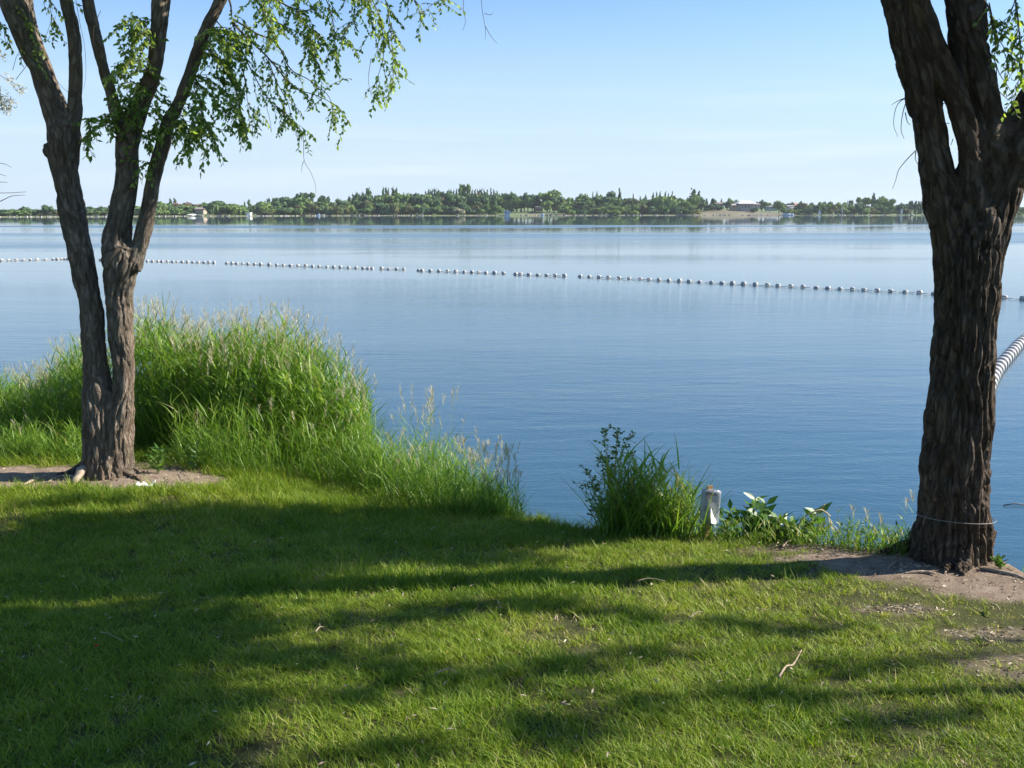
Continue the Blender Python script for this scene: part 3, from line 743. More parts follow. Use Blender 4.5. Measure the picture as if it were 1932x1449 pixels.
# ---- right tree foliage and the off-frame trees that shade the lawn
FR = Foliage()
for rows, r0 in (([(1850, -10), (1868, 20), (1872, 50), (1888, 80), (1905, 105)], .006), ([(1866, 5), (1876, 50), (1884, 80), (1872, 100)], .004),
                 ([(1898, -30), (1915, 0), (1922, 50), (1925, 100), (1930, 140)], .006), ([(1930, -30), (1940, 30), (1936, 80), (1945, 130)], .006),
                 ([(1915, 0), (1905, 30), (1895, 45), (1885, 35)], .003), ([(1925, 60), (1912, 90), (1905, 120), (1900, 135)], .003), ([(1930, 100), (1924, 140), (1915, 180), (1905, 205)], .003)):
    FR.branch([(a, b, -.35) for a, b in rows], YR, r0, side=.05, slen=.14, L=.046, leaf_from=.2, droop=.8)
for rows in ([(1868, 100), (1878, 118), (1886, 140), (1900, 160), (1908, 175), (1914, 185)], [(1870, 105), (1880, 112), (1886, 120)], [(1880, 120), (1882, 165), (1895, 182), (1905, 190)],
             [(1712, 185), (1700, 190), (1690, 205), (1686, 235), (1694, 258)], [(1710, 190), (1703, 215), (1700, 245), (1706, 262)], [(1708, 185), (1695, 190), (1682, 198)], [(1708, 212), (1712, 230), (1718, 236)],
             [(1729, 283), (1712, 300), (1696, 320), (1690, 340), (1684, 356)], [(1728, 286), (1727, 300), (1733, 312)],
             [(1782, 195), (1775, 196)], [(1791, 232), (1784, 234)], [(1798, 262), (1794, 275)]):
    P_ = [Vector(on_plane(a, b, YR - .05)) for a, b in rows]; FR.twig([Vector(v) for v in spline([tuple(p) for p in P_], 4)], .0032, .0012, 4)

def up_ray(px, py, h):
    g_ = on_land(px, py); return Vector(g_) + SD * (h / SD.z)
shade = []
# (px, py, radius, leaves, height above ground)
def S(px, py, r, n, h, jx=0, jy=0, rep=1):
    for _ in range(rep):
        shade.append((px + random.uniform(-jx, jx), py + random.uniform(-jy, jy), r * random.uniform(.85, 1.15), n, h + random.uniform(-.5, .5)))
# dense shade over the left half of the lawn
for py, x0, x1, st in ((975, 330, 930, 70), (1000, 60, 1050, 60), (1025, -60, 1000, 60), (1055, -120, 960, 62), (1085, -160, 560, 66), (1115, -180, 480, 72), (1180, -200, 420, 80), (1225, -220, 420, 84),
                       (1290, -220, 330, 95), (1350, -240, 300, 105), (1420, -260, 260, 125)):
    x = x0
    while x < x1:
        S(x, py, .32, 190, 5.6, 14, 7); x += st * .68
for px, py in ((1000, 1018), (1060, 1022), (1120, 1026), (1010, 1092)): S(px, py, .16, 90, 5.9)
for px, py, r, n in ((620, 1180, .22, 90), (700, 1175, .2, 80), (800, 1160, .2, 90), (880, 1150, .2, 80), (960, 1145, .18, 70), (1040, 1145, .18, 60), (1120, 1160, .14, 45), (1200, 1175, .12, 35),
                     (560, 1245, .22, 90), (640, 1235, .2, 70), (720, 1270, .2, 60), (800, 1265, .2, 70), (1000, 1262, .2, 70), (1080, 1255, .2, 70), (1180, 1240, .17, 60), (1240, 1232, .17, 50), (1400, 1190, .14, 45), (1460, 1195, .14, 40), (1530, 1190, .12, 25), (1330, 1180, .12, 30),
                     (450, 1330, .22, 80), (620, 1320, .2, 50), (760, 1300, .18, 45), (900, 1290, .2, 60), (980, 1370, .2, 70), (1060, 1380, .22, 90), (1120, 1330, .18, 50), (1000, 1400, .2, 60), (1200, 1345, .17, 50),
                     (1560, 1275, .14, 45), (1620, 1265, .15, 50), (1680, 1258, .14, 45), (1760, 1250, .12, 35), (1820, 1240, .1, 20), (1360, 1320, .14, 35), (1440, 1315, .14, 40), (1500, 1325, .12, 30), (1610, 1375, .15, 55), (1670, 1362, .15, 55), (1730, 1352, .14, 45), (1780, 1345, .1, 20),
                     (420, 1200, .2, 60), (330, 1440, .25, 100), (560, 1430, .22, 60), (760, 1420, .2, 50), (200, 950, .14, 35), (100, 955, .16, 50), (20, 960, .16, 45), (280, 950, .13, 30)):
    lr = px > 1000 and py > 1200
    S(px, py, r * (.8 if lr else 1), int(n * (.55 if lr else 1)), 6.2)
treesA = {'right': [right_tree, FR, Vector((PR.x, PR.y, 0))]}
SHADE_TREES = []
M_parkbark = simple('park_bark', (.14, .10, .075), .9, .3, 9)
for i, (tx, ty, lab) in enumerate(((12.2, 5.0, 'leafy elm standing beyond the dark trunk, its crown shading the middle lawn'), (11.8, .9, 'broad leafy elm off beside the near lawn, shading the grass closest to the viewer'))):
    tz = float(gz(tx, ty)); t = empty('shade_tree', (tx, ty, tz), lab, 'tree'); Fo = Foliage(); SHADE_TREES.append((t, Fo, Vector((tx, ty, 0))))
    G = Geo()
    G.tube([Vector((tx, ty, tz - .3)), Vector((tx, ty, tz + 1)), Vector((tx - .05, ty, tz + 2.6)), Vector((tx - .2, ty + .1, tz + 4.2)), Vector((tx - .3, ty, tz + 6.5))], [.32, .24, .21, .15, .06], 14, wob=.06)
    for (dx, dy, dz) in ((-2.2, .8, 5.5), (-1.6, -1.0, 5.2), (1.5, .6, 5.4), (.4, 1.9, 5.6), (.2, -1.8, 5.8), (-2.9, .1, 6.4)):
        G.tube([Vector((tx - .03, ty, tz + 2.6)), Vector((tx + dx * .45, ty + dy * .45, tz + 3.9)), Vector((tx + dx, ty + dy, tz + dz))], [.13, .08, .03], 8)
    G.obj('trunk', M_parkbark, t, True)
pools = [(right_tree, FR, Vector((PR.x, PR.y, 0)))] + SHADE_TREES
for px, py, r, n, h in shade:
    c = up_ray(px, py, h)
    pool = min(pools, key=lambda q: (Vector((c.x, c.y, 0)) - q[2]).length)
    pool[1].clump(c, r, int(n * .8), .12)
for t, Fo, q in SHADE_TREES:
    for k in range(22):
        a = random.uniform(-1.2, 1.2); rr = random.uniform(.6, 2.6)
        c = Vector((q.x + rr * math.cos(a), q.y + rr * math.sin(a), random.uniform(5.5, 8.5)))
        if not in_view(c): Fo.clump(c, .7, 130, .09)
    Fo.objs(t, twigs=False)
FR.objs(right_tree)

# unseen park trees behind and beside the viewer, added to cut skylight on the lawn
for i, (tx, ty, R_, lab) in enumerate(((-3.2, -3.4, 4.6, 'broad unseen park elm just behind the viewer, added to block skylight'), (3.4, -4.2, 4.6, 'unseen park elm behind the viewer towards the sunny side, added to block skylight'), (-8.6, 3.4, 3.3, 'unseen park elm out of frame beside the shaded lawn, added to block skylight'), (0.5, -10, 5, 'unseen park elm farther back on the lawn, added to block skylight'))):
    tz = float(gz(tx, ty)); t = empty('unseen_park_tree', (tx, ty, tz), lab, 'tree'); Fo = Foliage()
    G = Geo(); G.tube([Vector((tx, ty, tz - .3)), Vector((tx, ty, tz + 1)), Vector((tx + .05, ty, tz + 3)), Vector((tx + .1, ty + .1, tz + 5)), Vector((tx, ty, tz + 8))], [.36, .27, .23, .17, .06], 14, wob=.06)
    for a in range(7): G.tube([Vector((tx, ty, tz + 2.8)), Vector((tx + math.cos(a * .9) * R_ * .4, ty + math.sin(a * .9) * R_ * .4, tz + 4.4)), Vector((tx + math.cos(a * .9) * R_ * .85, ty + math.sin(a * .9) * R_ * .85, tz + 6))], [.14, .08, .03], 8)
    G.obj('trunk', M_parkbark, t, True)
    for k in range(60):
        a = random.uniform(0, 6.28); rr = R_ * math.sqrt(random.random())
        cy_ = ty + rr * math.sin(a)
        if cy_ > 1.2 and tx > -6: continue
        c = Vector((tx + rr * math.cos(a), cy_, random.uniform(5.2, 8.5) - .12 * rr))
        if not in_view(c + Vector((0, .6, 0))): Fo.clump(c, .95, 130, .13)
    Fo.objs(t, twigs=False)

# pale-leaved tree just left of the frame, two sprays of it in view
px_t = Vector((-6.6, 10.2, 0)); px_t.z = float(gz(px_t.x, px_t.y))
pale_tree = empty('silverberry_tree', px_t, 'slender tree with cream-white blossom sprays, half out of frame beyond the elm', 'tree')
G = Geo(); G.tube([px_t + Vector((0, 0, -.2)), px_t + Vector((.05, 0, 1.5)), px_t + Vector((-.1, 0, 3)), px_t + Vector((.1, 0, 4.6)), px_t + Vector((0, 0, 6))], [.12, .1, .08, .05, .02], 10, wob=.1)
G.obj('trunk', M_twig, pale_tree, True)
FP = Foliage()
def pale(rows, n, L=.04):
    pts = [on_plane(a, b, 10.2) for a, b in rows]; S_ = [Vector(v) for v in spline([tuple(p) for p in pts], 5)]; FP.twig(S_, .004)
    for k in range(n):
        i = random.randrange(len(S_) // 2, len(S_) - 1) if k % 3 else random.randrange(1, len(S_) - 1)
        q = S_[i].lerp(S_[i + 1], random.random()); FP.P.append(q + Vector((random.gauss(0, .02), random.gauss(0, .02), random.gauss(0, .02))))
        FP.D.append(Vector((random.gauss(0, 1), random.gauss(0, 1), random.gauss(-.2, 1)))); FP.L.append(L * random.uniform(.6, 1.2))
pale([(-190, 60), (-60, 110), (5, 145), (28, 158), (45, 172)], 130); pale([(-190, 120), (-50, 150), (-5, 165), (4, 190), (20, 212)], 160); pale([(-180, 100), (-40, 140), (0, 180), (22, 190), (33, 198)], 70)
pale([(-190, 40), (-60, 60), (-5, 95), (8, 110)], 60); pale([(-60, 150), (-12, 170), (-2, 195), (10, 210)], 90)
for rows in ([(-190, 300), (-60, 312), (0, 308), (22, 316)], [(-190, 350), (-40, 362), (10, 364), (50, 362)], [(-60, 405), (0, 380), (22, 370), (48, 368)], [(-60, 340), (-10, 343), (14, 344)], [(-80, 330), (-20, 325), (12, 332)]):
    FP.twig([Vector(v) for v in spline([tuple(on_plane(a, b, 10.2)) for a, b in rows], 4)], .005, .0018)
for k in range(30):
    FP.clump(px_t + Vector((random.uniform(-1.3, .2), random.uniform(-1, 1), random.uniform(3.3, 6.5))), .35, 60, .05)
FP.objs(pale_tree, M_pale, .3)

# wire round the foot of the right tree
wpts = []
for k in range(41):
    a = 2 * math.pi * k / 40
    c = on_plane(1803, 972, YR); rr = 69 * px_size(YR, c.z)
    wpts.append(Vector((c.x + rr * math.cos(a), c.y + rr * math.sin(a) * 1.02, c.z + .035 * math.sin(a * 1 + 2.6) - .028 * math.cos(a) - .01)))
G = Geo(); G.tube(wpts, .0028, 6)
o = G.obj('wire', simple('pale_wire', (.20, .19, .18), .5), None, True, origin=tuple(wpts[0])); tag(o, 'thin pale wire looped round the foot of the dark elm trunk', 'wire')

# ------------------------------------------------------------------ lawn: tufts of real blades, instanced on points
src = bpy.data.collections.new('lawn_tufts_source')
def tuft(n, r, h, w, dryness, seed):
    a = rng.random(n) * 6.283; q = np.sqrt(rng.random(n)) * r
    base = np.stack([q * np.cos(a), q * np.sin(a), np.full(n, -.012)], 1)
    hh = h * rng.uniform(.45, 1.15, n); lean = hh * rng.uniform(.05, .75, n); bend = hh * rng.uniform(0, .7, n)
    T = np.clip(rng.normal(.38, .16, n), 0, .78); dm = rng.random(n) < dryness; T[dm] = rng.uniform(.82, 1.0, dm.sum()); hh[dm] *= .75
    return blades(base, rng.random(n) * 6.283, hh, lean, bend, w * rng.uniform(.7, 1.3, n), 3, hh * .15, tint=T)
for i in range(8):
    dr = (.04, .07, .10, .05, .16, .08, .5, .75)[i]; hgt = (.055, .062, .05, .075, .05, .068, .035, .03)[i]
    V, Fc, T = tuft(34 if i < 6 else 16, .055, hgt, .0042, dr, i)
    me_o = mesh_obj('tuft', V, Fc, M_lawn, attrs={'tint': T}); COL.objects.unlink(me_o); src.objects.link(me_o)
def lawn_points():
    n = 95000
    x = rng.uniform(-7.5, 7.0, n); y = rng.uniform(1.9, 13.0, n)
    keep = (np.abs(x) < .56 * y + 1.3) & (y < shore(x) + .10 + rng.normal(0, .05, n))
    # thin out far rows: tufts overlap more there
    keep &= rng.random(n) < np.clip(1.25 - y * .055, .4, 1)
    x, y = x[keep], y[keep]
    d = dirt(x, y)
    nn = fbm2(x, y, 1.1, 3)
    dryf = np.clip(sstep(.6, 3.0, x) * sstep(3.4, 5.0, y) * (.60 + 1.2 * fbm2(x, y, 2.3, 3, 5.)) + .42 * sstep(.02, .30, nn) + .5 * sstep(.18, .4, fbm2(x, y, 4.0, 2, 9.)) + .75 * np.exp(-((x - 2.5) / 1.0) ** 2 - ((y - 5.1) / .75) ** 2) * (.6 + 1.5 * fbm2(x, y, 3.0, 3, 2.)), 0, .92)
    keep = (rng.random(len(x)) > d * 1.02) & (rng.random(len(x)) > dryf * .35)
    for (cx, cy, r) in ((PL.x, PL.y, .30), (PR.x, PR.y, .33)):
        keep &= (x - cx) ** 2 + (y - cy) ** 2 > r * r
    x, y, d, nn, dryf = x[keep], y[keep], d[keep], nn[keep], dryf[keep]
    z = near_z(x[None], y[None])[0]
    k = len(x)
    lush = np.clip(1.0 + .45 * nn * 2, .6, 1.6)
    edge = sstep(7.2, 8.6, y) * sstep(.9, -.3, x) * (1.1)             # longer towards the tall grass
    tongue = np.exp(-((y - 5.95) / .22) ** 2) * sstep(-2.1, -1.6, x) * sstep(.9, .2, x) * .8
    rim = sstep(-.5, -.05, y - shore(x)) * .5
    s = lush * (1 + edge + tongue + rim) * (1 - .45 * dryf) * rng.uniform(.8, 1.2, k) * (1 - .4 * d)
    pick = rng.integers(0, 6, k); pr = rng.random(k) < dryf * .85 + .03 + d * .5; pick[pr] = rng.integers(6, 8, pr.sum())
    sc = np.stack([s * .5 + .6, s * .5 + .6, s], 1)
    rot = np.stack([rng.normal(0, .12, k), rng.normal(0, .12, k), rng.random(k) * 6.283], 1)
    return np.stack([x, y, z], 1), sc, rot, pick, dryf * .30 + rng.normal(0, .05, k)
Pp, sc, rot, pick, dryv = lawn_points()
me = bpy.data.meshes.new('lawn_grass'); me.vertices.add(len(Pp)); me.vertices.foreach_set('co', Pp.ravel())
for nm, ty, arr, key in (('scl', 'FLOAT_VECTOR', sc, 'vector'), ('rot', 'FLOAT_VECTOR', rot, 'vector'), ('pick', 'INT', pick, 'value'), ('dry', 'FLOAT', dryv, 'value')):
    at = me.attributes.new(nm, ty, 'POINT'); at.data.foreach_set(key, arr.ravel().astype(np.int32 if ty == 'INT' else np.float32))
lawn = link(bpy.data.objects.new('lawn_grass', me)); tag(lawn, 'short mown green grass covering the sloping bank', 'grass', kind='stuff')
ng = bpy.data.node_groups.new('scatter_tufts', 'GeometryNodeTree')
ng.interface.new_socket('Geometry', in_out='INPUT', socket_type='NodeSocketGeometry'); ng.interface.new_socket('Geometry', in_out='OUTPUT', socket_type='NodeSocketGeometry')
gi = ng.nodes.new('NodeGroupInput'); go = ng.nodes.new('NodeGroupOutput')
m2p = ng.nodes.new('GeometryNodeMeshToPoints'); iop = ng.nodes.new('GeometryNodeInstanceOnPoints')
ci = ng.nodes.new('GeometryNodeCollectionInfo'); ci.inputs['Collection'].default_value = src; ci.inputs['Separate Children'].default_value = True; ci.inputs['Reset Children'].default_value = True
iop.inputs['Pick Instance'].default_value = True
def nattr(nm, ty):
    a = ng.nodes.new('GeometryNodeInputNamedAttribute'); a.data_type = ty; a.inputs['Name'].default_value = nm; return a.outputs['Attribute']
ng.links.new(gi.outputs[0], m2p.inputs[0]); ng.links.new(m2p.outputs[0], iop.inputs['Points']); ng.links.new(ci.outputs[0], iop.inputs['Instance'])
ng.links.new(nattr('pick', 'INT'), iop.inputs['Instance Index']); ng.links.new(nattr('scl', 'FLOAT_VECTOR'), iop.inputs['Scale'])
e2r = ng.nodes.new('FunctionNodeEulerToRotation'); ng.links.new(nattr('rot', 'FLOAT_VECTOR'), e2r.inputs[0]); ng.links.new(e2r.outputs[0], iop.inputs['Rotation'])
ng.links.new(iop.outputs[0], go.inputs[0])
md = lawn.modifiers.new('scatter', 'NODES'); md.node_group = ng

# ------------------------------------------------------------------ tall reed grass along the bank
def gzv(x, y): return near_z(np.asarray(x)[None], np.asarray(y)[None])[0]
def reeds(xy, h, leaf_n=9, leaf_l=.30, leaf_w=.012, plume=1.0, plume_l=.15, green=(.25, .75), lean=.06, fill=2.0, fill_h=.45, stem_w=.0042):
    """stems with arching leaves; returns green parts and plume parts"""
    n = len(xy); assert n > 0, 'no stems'; base = np.column_stack([xy, gzv(xy[:, 0], xy[:, 1]) - .02]); az = rng.random(n) * 6.283
    ln = np.abs(rng.normal(lean, lean * .6, n)) * h; bd = np.abs(rng.normal(.05, .05, n)) * h
    tint = rng.uniform(*green, n)
    parts = [blades(base, az, h, ln, bd, stem_w, 4, 0, tint=tint * .8 + .2)]
    d = np.stack([np.cos(az), np.sin(az)], 1)
    t = rng.uniform(.12, .88, (n, leaf_n)); r = ln[:, None] * t + bd[:, None] * t ** 2
    B = np.stack([base[:, None, 0] + d[:, None, 0] * r, base[:, None, 1] + d[:, None, 1] * r, base[:, None, 2] + h[:, None] * t], -1).reshape(-1, 3)
    k = len(B); L = leaf_l * rng.uniform(.55, 1.2, k) * np.repeat(np.clip(h / h.mean(), .6, 1.2), leaf_n)
    up = rng.uniform(.55, 1.0, k); tt = t.ravel()
    parts.append(blades(B, rng.random(k) * 6.283, L * up, L * (1 - up * .5) * .6, L * .35, leaf_w * rng.uniform(.6, 1.2, k), 4, L * rng.uniform(.0, .55, k), tint=np.clip(np.repeat(tint, leaf_n) + rng.normal(0, .12, k) + (tt - .5) * .15 + (rng.random(k) < .05) * .5, 0, 1)))
    nf = int(n * fill)
    if nf:
        j = rng.integers(0, n, nf); Bf = base[j] + np.column_stack([rng.normal(0, .06, (nf, 2)), np.zeros(nf)]); Bf[:, 2] = gzv(Bf[:, 0], Bf[:, 1]) - .02
        hf = fill_h * rng.uniform(.4, 1.2, nf)
        parts.append(blades(Bf, rng.random(nf) * 6.283, hf, hf * rng.uniform(.1, .5, nf), hf * .3, leaf_w * rng.uniform(.5, .9, nf), 4, hf * rng.uniform(0, .35, nf), tint=np.clip(rng.normal(.45, .2, nf), 0, 1)))
    G_ = join(parts)
    has = rng.random(n) < plume
    tipb = base[has] + np.column_stack([d[has] * (ln + bd)[has, None] * .97, h[has] * .97]); m_ = int(has.sum())
    P_ = None
    if m_:
        q = 16; tt = rng.random((m_, q)); pl = plume_l * rng.uniform(.7, 1.25, m_)
        ex = np.repeat(tipb, q, 0); u = tt.ravel() * np.repeat(pl, q); ex[:, 2] += u - .02
        ex[:, :2] += np.repeat(d[has], q, 0) * (u * .25)[:, None]
        wd = (np.sin(np.clip(tt.ravel() * .85 + .12, 0, 1) * 3.14) * .05 + .012)
        P_ = join([blades(ex, rng.random(m_ * q) * 6.283, wd * .9, wd * .35, wd * .2, .0046, 2, 0, tint=rng.random(m_ * q)),
                   blades(tipb - np.array([0, 0, .02]), az[has], pl, pl * .25, pl * .02, .004, 2, 0, tint=.3)])
    return G_, P_
def clump_obj(name, gp, pp, label, origin, cat='grass'):
    root_ = empty(name, origin, label, cat)
    V, Fc, T = gp; o_ = mesh_obj('leaves', V, Fc, M_reed, root_, attrs={'tint': T}); o_['kind'] = 'stuff'
    if pp is not None:
        V, Fc, T = pp; o_ = mesh_obj('seed_heads', V, Fc, M_plume, root_, attrs={'tint': T}); o_['kind'] = 'stuff'
    return root_
def merge(a, b):
    return join([a[0], b[0]]), (join([q for q in (a[1], b[1]) if q is not None]) if (a[1] is not None or b[1] is not None) else None)
def area(px0, px1, y0, y1, n, fn=None):
    """points on the bank: x between two photo columns at that depth, y metres between two depths"""
    y = rng.uniform(y0, y1, n); k = (y * math.cos(PITCH) + 2.6 * math.sin(PITCH)) / F
    x = (rng.uniform(px0, px1, n) - CX) * k; P_ = np.column_stack([x, y])
    return P_[fn(x, y)] if fn is not None else P_
def rim(px0, px1, s0, s1, n):
    px = rng.uniform(px0, px1, n); s = rng.uniform(s0, s1, n); out = []
    ys_ = np.full(n, 8.0)
    for _ in range(12):
        k = (ys_ * math.cos(PITCH) + 2.5 * math.sin(PITCH)) / F; xs_ = (px - CX) * k; ys_ = shore(xs_) + s
    return np.column_stack([xs_, ys_])
# big clump
A = area(255, 700, 9.55, 11.6, 1900)
yfront = 9.85 + .35 * np.sin(A[:, 0] * 2.1) * .4 + .5 * sstep(-2.6, -3.6, A[:, 0]); A = A[(A[:, 1] > yfront) & (A[:, 1] < shore(A[:, 0]) + .05)]
pxc = A[:, 0] / ((A[:, 1] * math.cos(PITCH) + .45) / F) + CX
hh = (1.42 - .38 * sstep(620, 715, pxc) + .10 * np.sin(pxc / 37.)) * rng.uniform(.82, 1.1, len(A)) * (.72 + .28 * sstep(9.7, 10.7, A[:, 1]))
big = reeds(A, hh, 11, .33, .0165, plume=.36, plume_l=.17, fill=3.0, fill_h=.75)
A2 = area(330, 720, 9.1, 9.9, 420, lambda x, y: y > 9.35 + .15 * np.sin(x * 3) - .3 * sstep(-2.2, -1.3, x))
big = merge(big, reeds(A2, rng.uniform(.35, .75, len(A2)), 6, .25, .009, plume=.05, fill=4, fill_h=.38))
clump_obj('reed_grass', *big, 'tall dense clump of green reed grass with tan seed heads right of the grey elm', (-2.6, 10.4, float(gz(-2.6, 10.4))))
# behind and left of the left tree
B_ = area(55, 215, 10.2, 12.2, 620, lambda x, y: y < shore(x))
pxc = B_[:, 0] / ((B_[:, 1] * math.cos(PITCH) + .45) / F) + CX
lf = reeds(B_, (.70 + .40 * sstep(60, 170, pxc)) * rng.uniform(.8, 1.15, len(B_)), 9, .30, .013, plume=.22, plume_l=.14, fill=2, fill_h=.5)
B2 = area(-60, 60, 10.4, 12.4, 420, lambda x, y: y < shore(x))
lf = merge(lf, reeds(B2, rng.uniform(.55, .85, len(B2)), 9, .26, .012, plume=.08, fill=2, fill_h=.45))
B3 = area(-80, 165, 9.5, 10.5, 520)
lf = merge(lf, reeds(B3, rng.uniform(.22, .42, len(B3)), 5, .22, .009, plume=.02, fill=7, fill_h=.28))
clump_obj('reed_grass', *lf, 'shorter green reed grass between the dirt patch and the water behind the grey elm', (-5.2, 11, float(gz(-5.2, 11))))
# middle bank clump with thin stalks
C1 = area(690, 985, 8.0, 10.1, 900, lambda x, y: (y < shore(x) + .05) & (y > 8.05 + .9 * sstep(-.2, -1.6, x)))
pxc = C1[:, 0] / ((C1[:, 1] * math.cos(PITCH) + .45) / F) + CX
md_ = reeds(C1, (.50 - .22 * sstep(840, 980, pxc)) * rng.uniform(.7, 1.2, len(C1)), 6, .24, .009, plume=.10, plume_l=.08, fill=7, fill_h=.30)
C2 = area(760, 850, 9.1, 9.7, 34); md_ = merge(md_, reeds(C2, rng.uniform(.65, 1.0, len(C2)), 3, .22, .008, plume=.9, plume_l=.14, fill=0, lean=.06))
C3 = rim(860, 985, -.6, .1, 110); md_ = merge(md_, reeds(C3, rng.uniform(.34, .62, len(C3)), 2, .12, .005, plume=.7, plume_l=.10, fill=0, lean=.1, stem_w=.0028))
g_ = ground(800, 880); C4 = np.array([[g_.x, g_.y]] * 2) + rng.normal(0, .03, (2, 2)); md_ = merge(md_, reeds(C4, np.array([1.0, .8]), 5, .35, .012, plume=1, plume_l=.16, fill=0, lean=.32))
clump_obj('bank_grass', *md_, 'ragged knee-high grass with thin brown seed stalks at the edge of the bare water gap', (-.9, 9.1, float(gz(-.9, 9.1))))
# clump beside the sign
D1 = rim(1150, 1308, -.35, .20, 300)
pxc = D1[:, 0] / ((D1[:, 1] * math.cos(PITCH) + .45) / F) + CX
sg = reeds(D1, (.60 - .14 * sstep(1220, 1310, pxc)) * rng.uniform(.7, 1.15, len(D1)), 5, .30, .017, plume=0, fill=4, fill_h=.52, green=(.45, .95), lean=.08)
clump_obj('bank_grass', *sg, 'bright green broad-bladed grass clump immediately left of the caution sign', (1.25, 8.0, float(gz(1.25, 8.0))))
# fringe grass along the right rim
E1 = rim(1320, 1735, -.36, .12, 420)
rm = reeds(E1, rng.uniform(.08, .22, len(E1)), 4, .13, .009, plume=.0, fill=1.5, fill_h=.14, green=(.35, .9))
E2 = rim(1540, 1730, -.3, .08, 26); rm = merge(rm, reeds(E2, rng.uniform(.2, .38, len(E2)), 3, .12, .007, plume=.3, plume_l=.07, fill=0))
E3 = rim(1880, 1990, -.05, .15, 60); rm = merge(rm, reeds(E3, rng.uniform(.05, .12, len(E3)), 3, .09, .010, plume=0, fill=1, fill_h=.1, green=(.5, .95)))
clump_obj('bank_grass', *rm, 'low fringe of grass along the rim between the sign and the dark elm', (2.6, 7.4, float(gz(2.6, 7.4))))

# ------------------------------------------------------------------ single plants
def weed(name, px, py, h, nl, L, W, label, lean=(0, 0), spread=.5, stems=1, mat_=None, top=1.0, cat='weed', off=0.0, low=.1, group=None, stemr=.004):
    b0 = ground(px, py); b0 = Vector((b0.x, b0.y + off, 0)); b0.z = float(gzv([b0.x], [b0.y])[0])
    rt_ = empty(name, b0, label, cat, group)
    Gs = Geo(); Pq, Dq, Lq = [], [], []
    for s_ in range(stems):
        a0 = random.random() * 6.28; sp_ = spread * (0 if stems == 1 else 1) * random.uniform(.4, 1)
        tip = b0 + Vector((lean[0] + math.cos(a0) * sp_ * h * .6, lean[1] + math.sin(a0) * sp_ * h * .4, h * random.uniform(.7, 1)))
        if s_ == 0: tip = b0 + Vector((lean[0], lean[1], h))
        mid = b0.lerp(tip, .5) + Vector((random.gauss(0, .03) * h, 0, .03 * h))
        pts = [Vector(v) for v in spline([tuple(b0), tuple(mid), tuple(tip)], 5)]
        Gs.tube(pts, [stemr * (1 - .6 * i / (len(pts) - 1)) for i in range(len(pts))], 5)
        for i in range(nl):
            t = low + (1 - low) * (i + .5) / nl; q = pts[min(len(pts) - 2, int(t * (len(pts) - 1)))].lerp(pts[min(len(pts) - 1, int(t * (len(pts) - 1)) + 1)], (t * (len(pts) - 1)) % 1)
            a = i * 2.4 + random.gauss(0, .3)
            for sgn in (0, math.pi):
                Pq.append(tuple(q)); Dq.append((math.cos(a + sgn), math.sin(a + sgn), random.uniform(.1, 1.1) * top)); Lq.append(L * random.uniform(.6, 1.1) * (1 - .35 * abs(t - .5)))
    Gs.obj('stem', M_stem, rt_, True)
    Lq = np.array(Lq); V, Fc, T = leaves(np.array(Pq), np.array(Dq), Lq, Lq * W)
    mesh_obj('leaves', V, Fc, mat_ or M_weed, rt_, attrs={'tint': T})
    return rt_
random.seed(21)
# leafy sapling at the left of the sign clump
b0 = ground(1150, 990); sap = empty('sapling', b0, 'leafy young sapling rising above the grass clump at the gap in the bank', 'shrub')
FS_ = Foliage(); Y0 = b0.y + .05
for rows, r0, lf in (([(1152, 990), (1152, 930), (1160, 880), (1163, 850), (1165, 805)], .007, .15), ([(1155, 920), (1150, 885), (1143, 850), (1140, 810)], .004, .2), ([(1158, 900), (1140, 872), (1133, 860)], .003, .1),
                     ([(1160, 880), (1175, 850), (1185, 825), (1197, 816)], .003, .15), ([(1165, 900), (1185, 865), (1198, 852)], .003, .3), ([(1150, 960), (1128, 925), (1112, 900), (1098, 878)], .004, .25), ([(1125, 925), (1108, 915), (1098, 912)], .002, 0),
                     ([(1150, 975), (1125, 950), (1120, 930), (1130, 910)], .003, .0), ([(1112, 985), (1118, 970), (1120, 955)], .002, .2), ([(1160, 975), (1170, 945), (1180, 920)], .003, 0), ([(1150, 985), (1140, 960), (1145, 935)], .003, 0), ([(1145, 985), (1130, 970), (1135, 950)], .003, 0)):
    FS_.branch([(a, b, random.uniform(-.04, .04)) for a, b in rows], Y0, r0, side=.016, slen=.075, L=.036, leaf_from=lf, droop=.1)
FS_.G.obj('branches', M_straw, sap)
L = np.array(FS_.L); V, Fc, T = leaves(np.array(FS_.P), np.array(FS_.D) + np.array([0, 0, .6]), L, L * .62); mesh_obj('foliage', V, Fc, M_weed, sap, attrs={'tint': T})['kind'] = 'stuff'

weed('milkweed', 1412, 1003, .40, 9, .17, .42, 'broad-leaved milkweed with pale upright leaves just right of the caution sign', stems=3, spread=.5, stemr=.006)
weed('milkweed', 1455, 1003, .38, 9, .18, .45, 'widest leafy milkweed in the middle of the rim plants', stems=4, spread=.7, stemr=.006, off=.05)
weed('milkweed', 1497, 1000, .42, 9, .17, .42, 'milkweed with curled pale leaf tips left of the bent dry stalk', (.05, 0), stems=3, spread=.5, stemr=.006, off=.04)
weed('milkweed', 1434, 1008, .26, 8, .15, .40, 'shorter milkweed squeezed in front between the two widest ones', stems=4, spread=.9, stemr=.005)
weed('milkweed', 1478, 1010, .24, 8, .14, .38, 'low milkweed in front of the one with curled pale tips', stems=4, spread=.9, stemr=.005)
weed('milkweed', 1372, 1005, .30, 8, .13, .40, 'low dark-leaved milkweed touching the base of the caution sign', stems=3, spread=.9, stemr=.005)
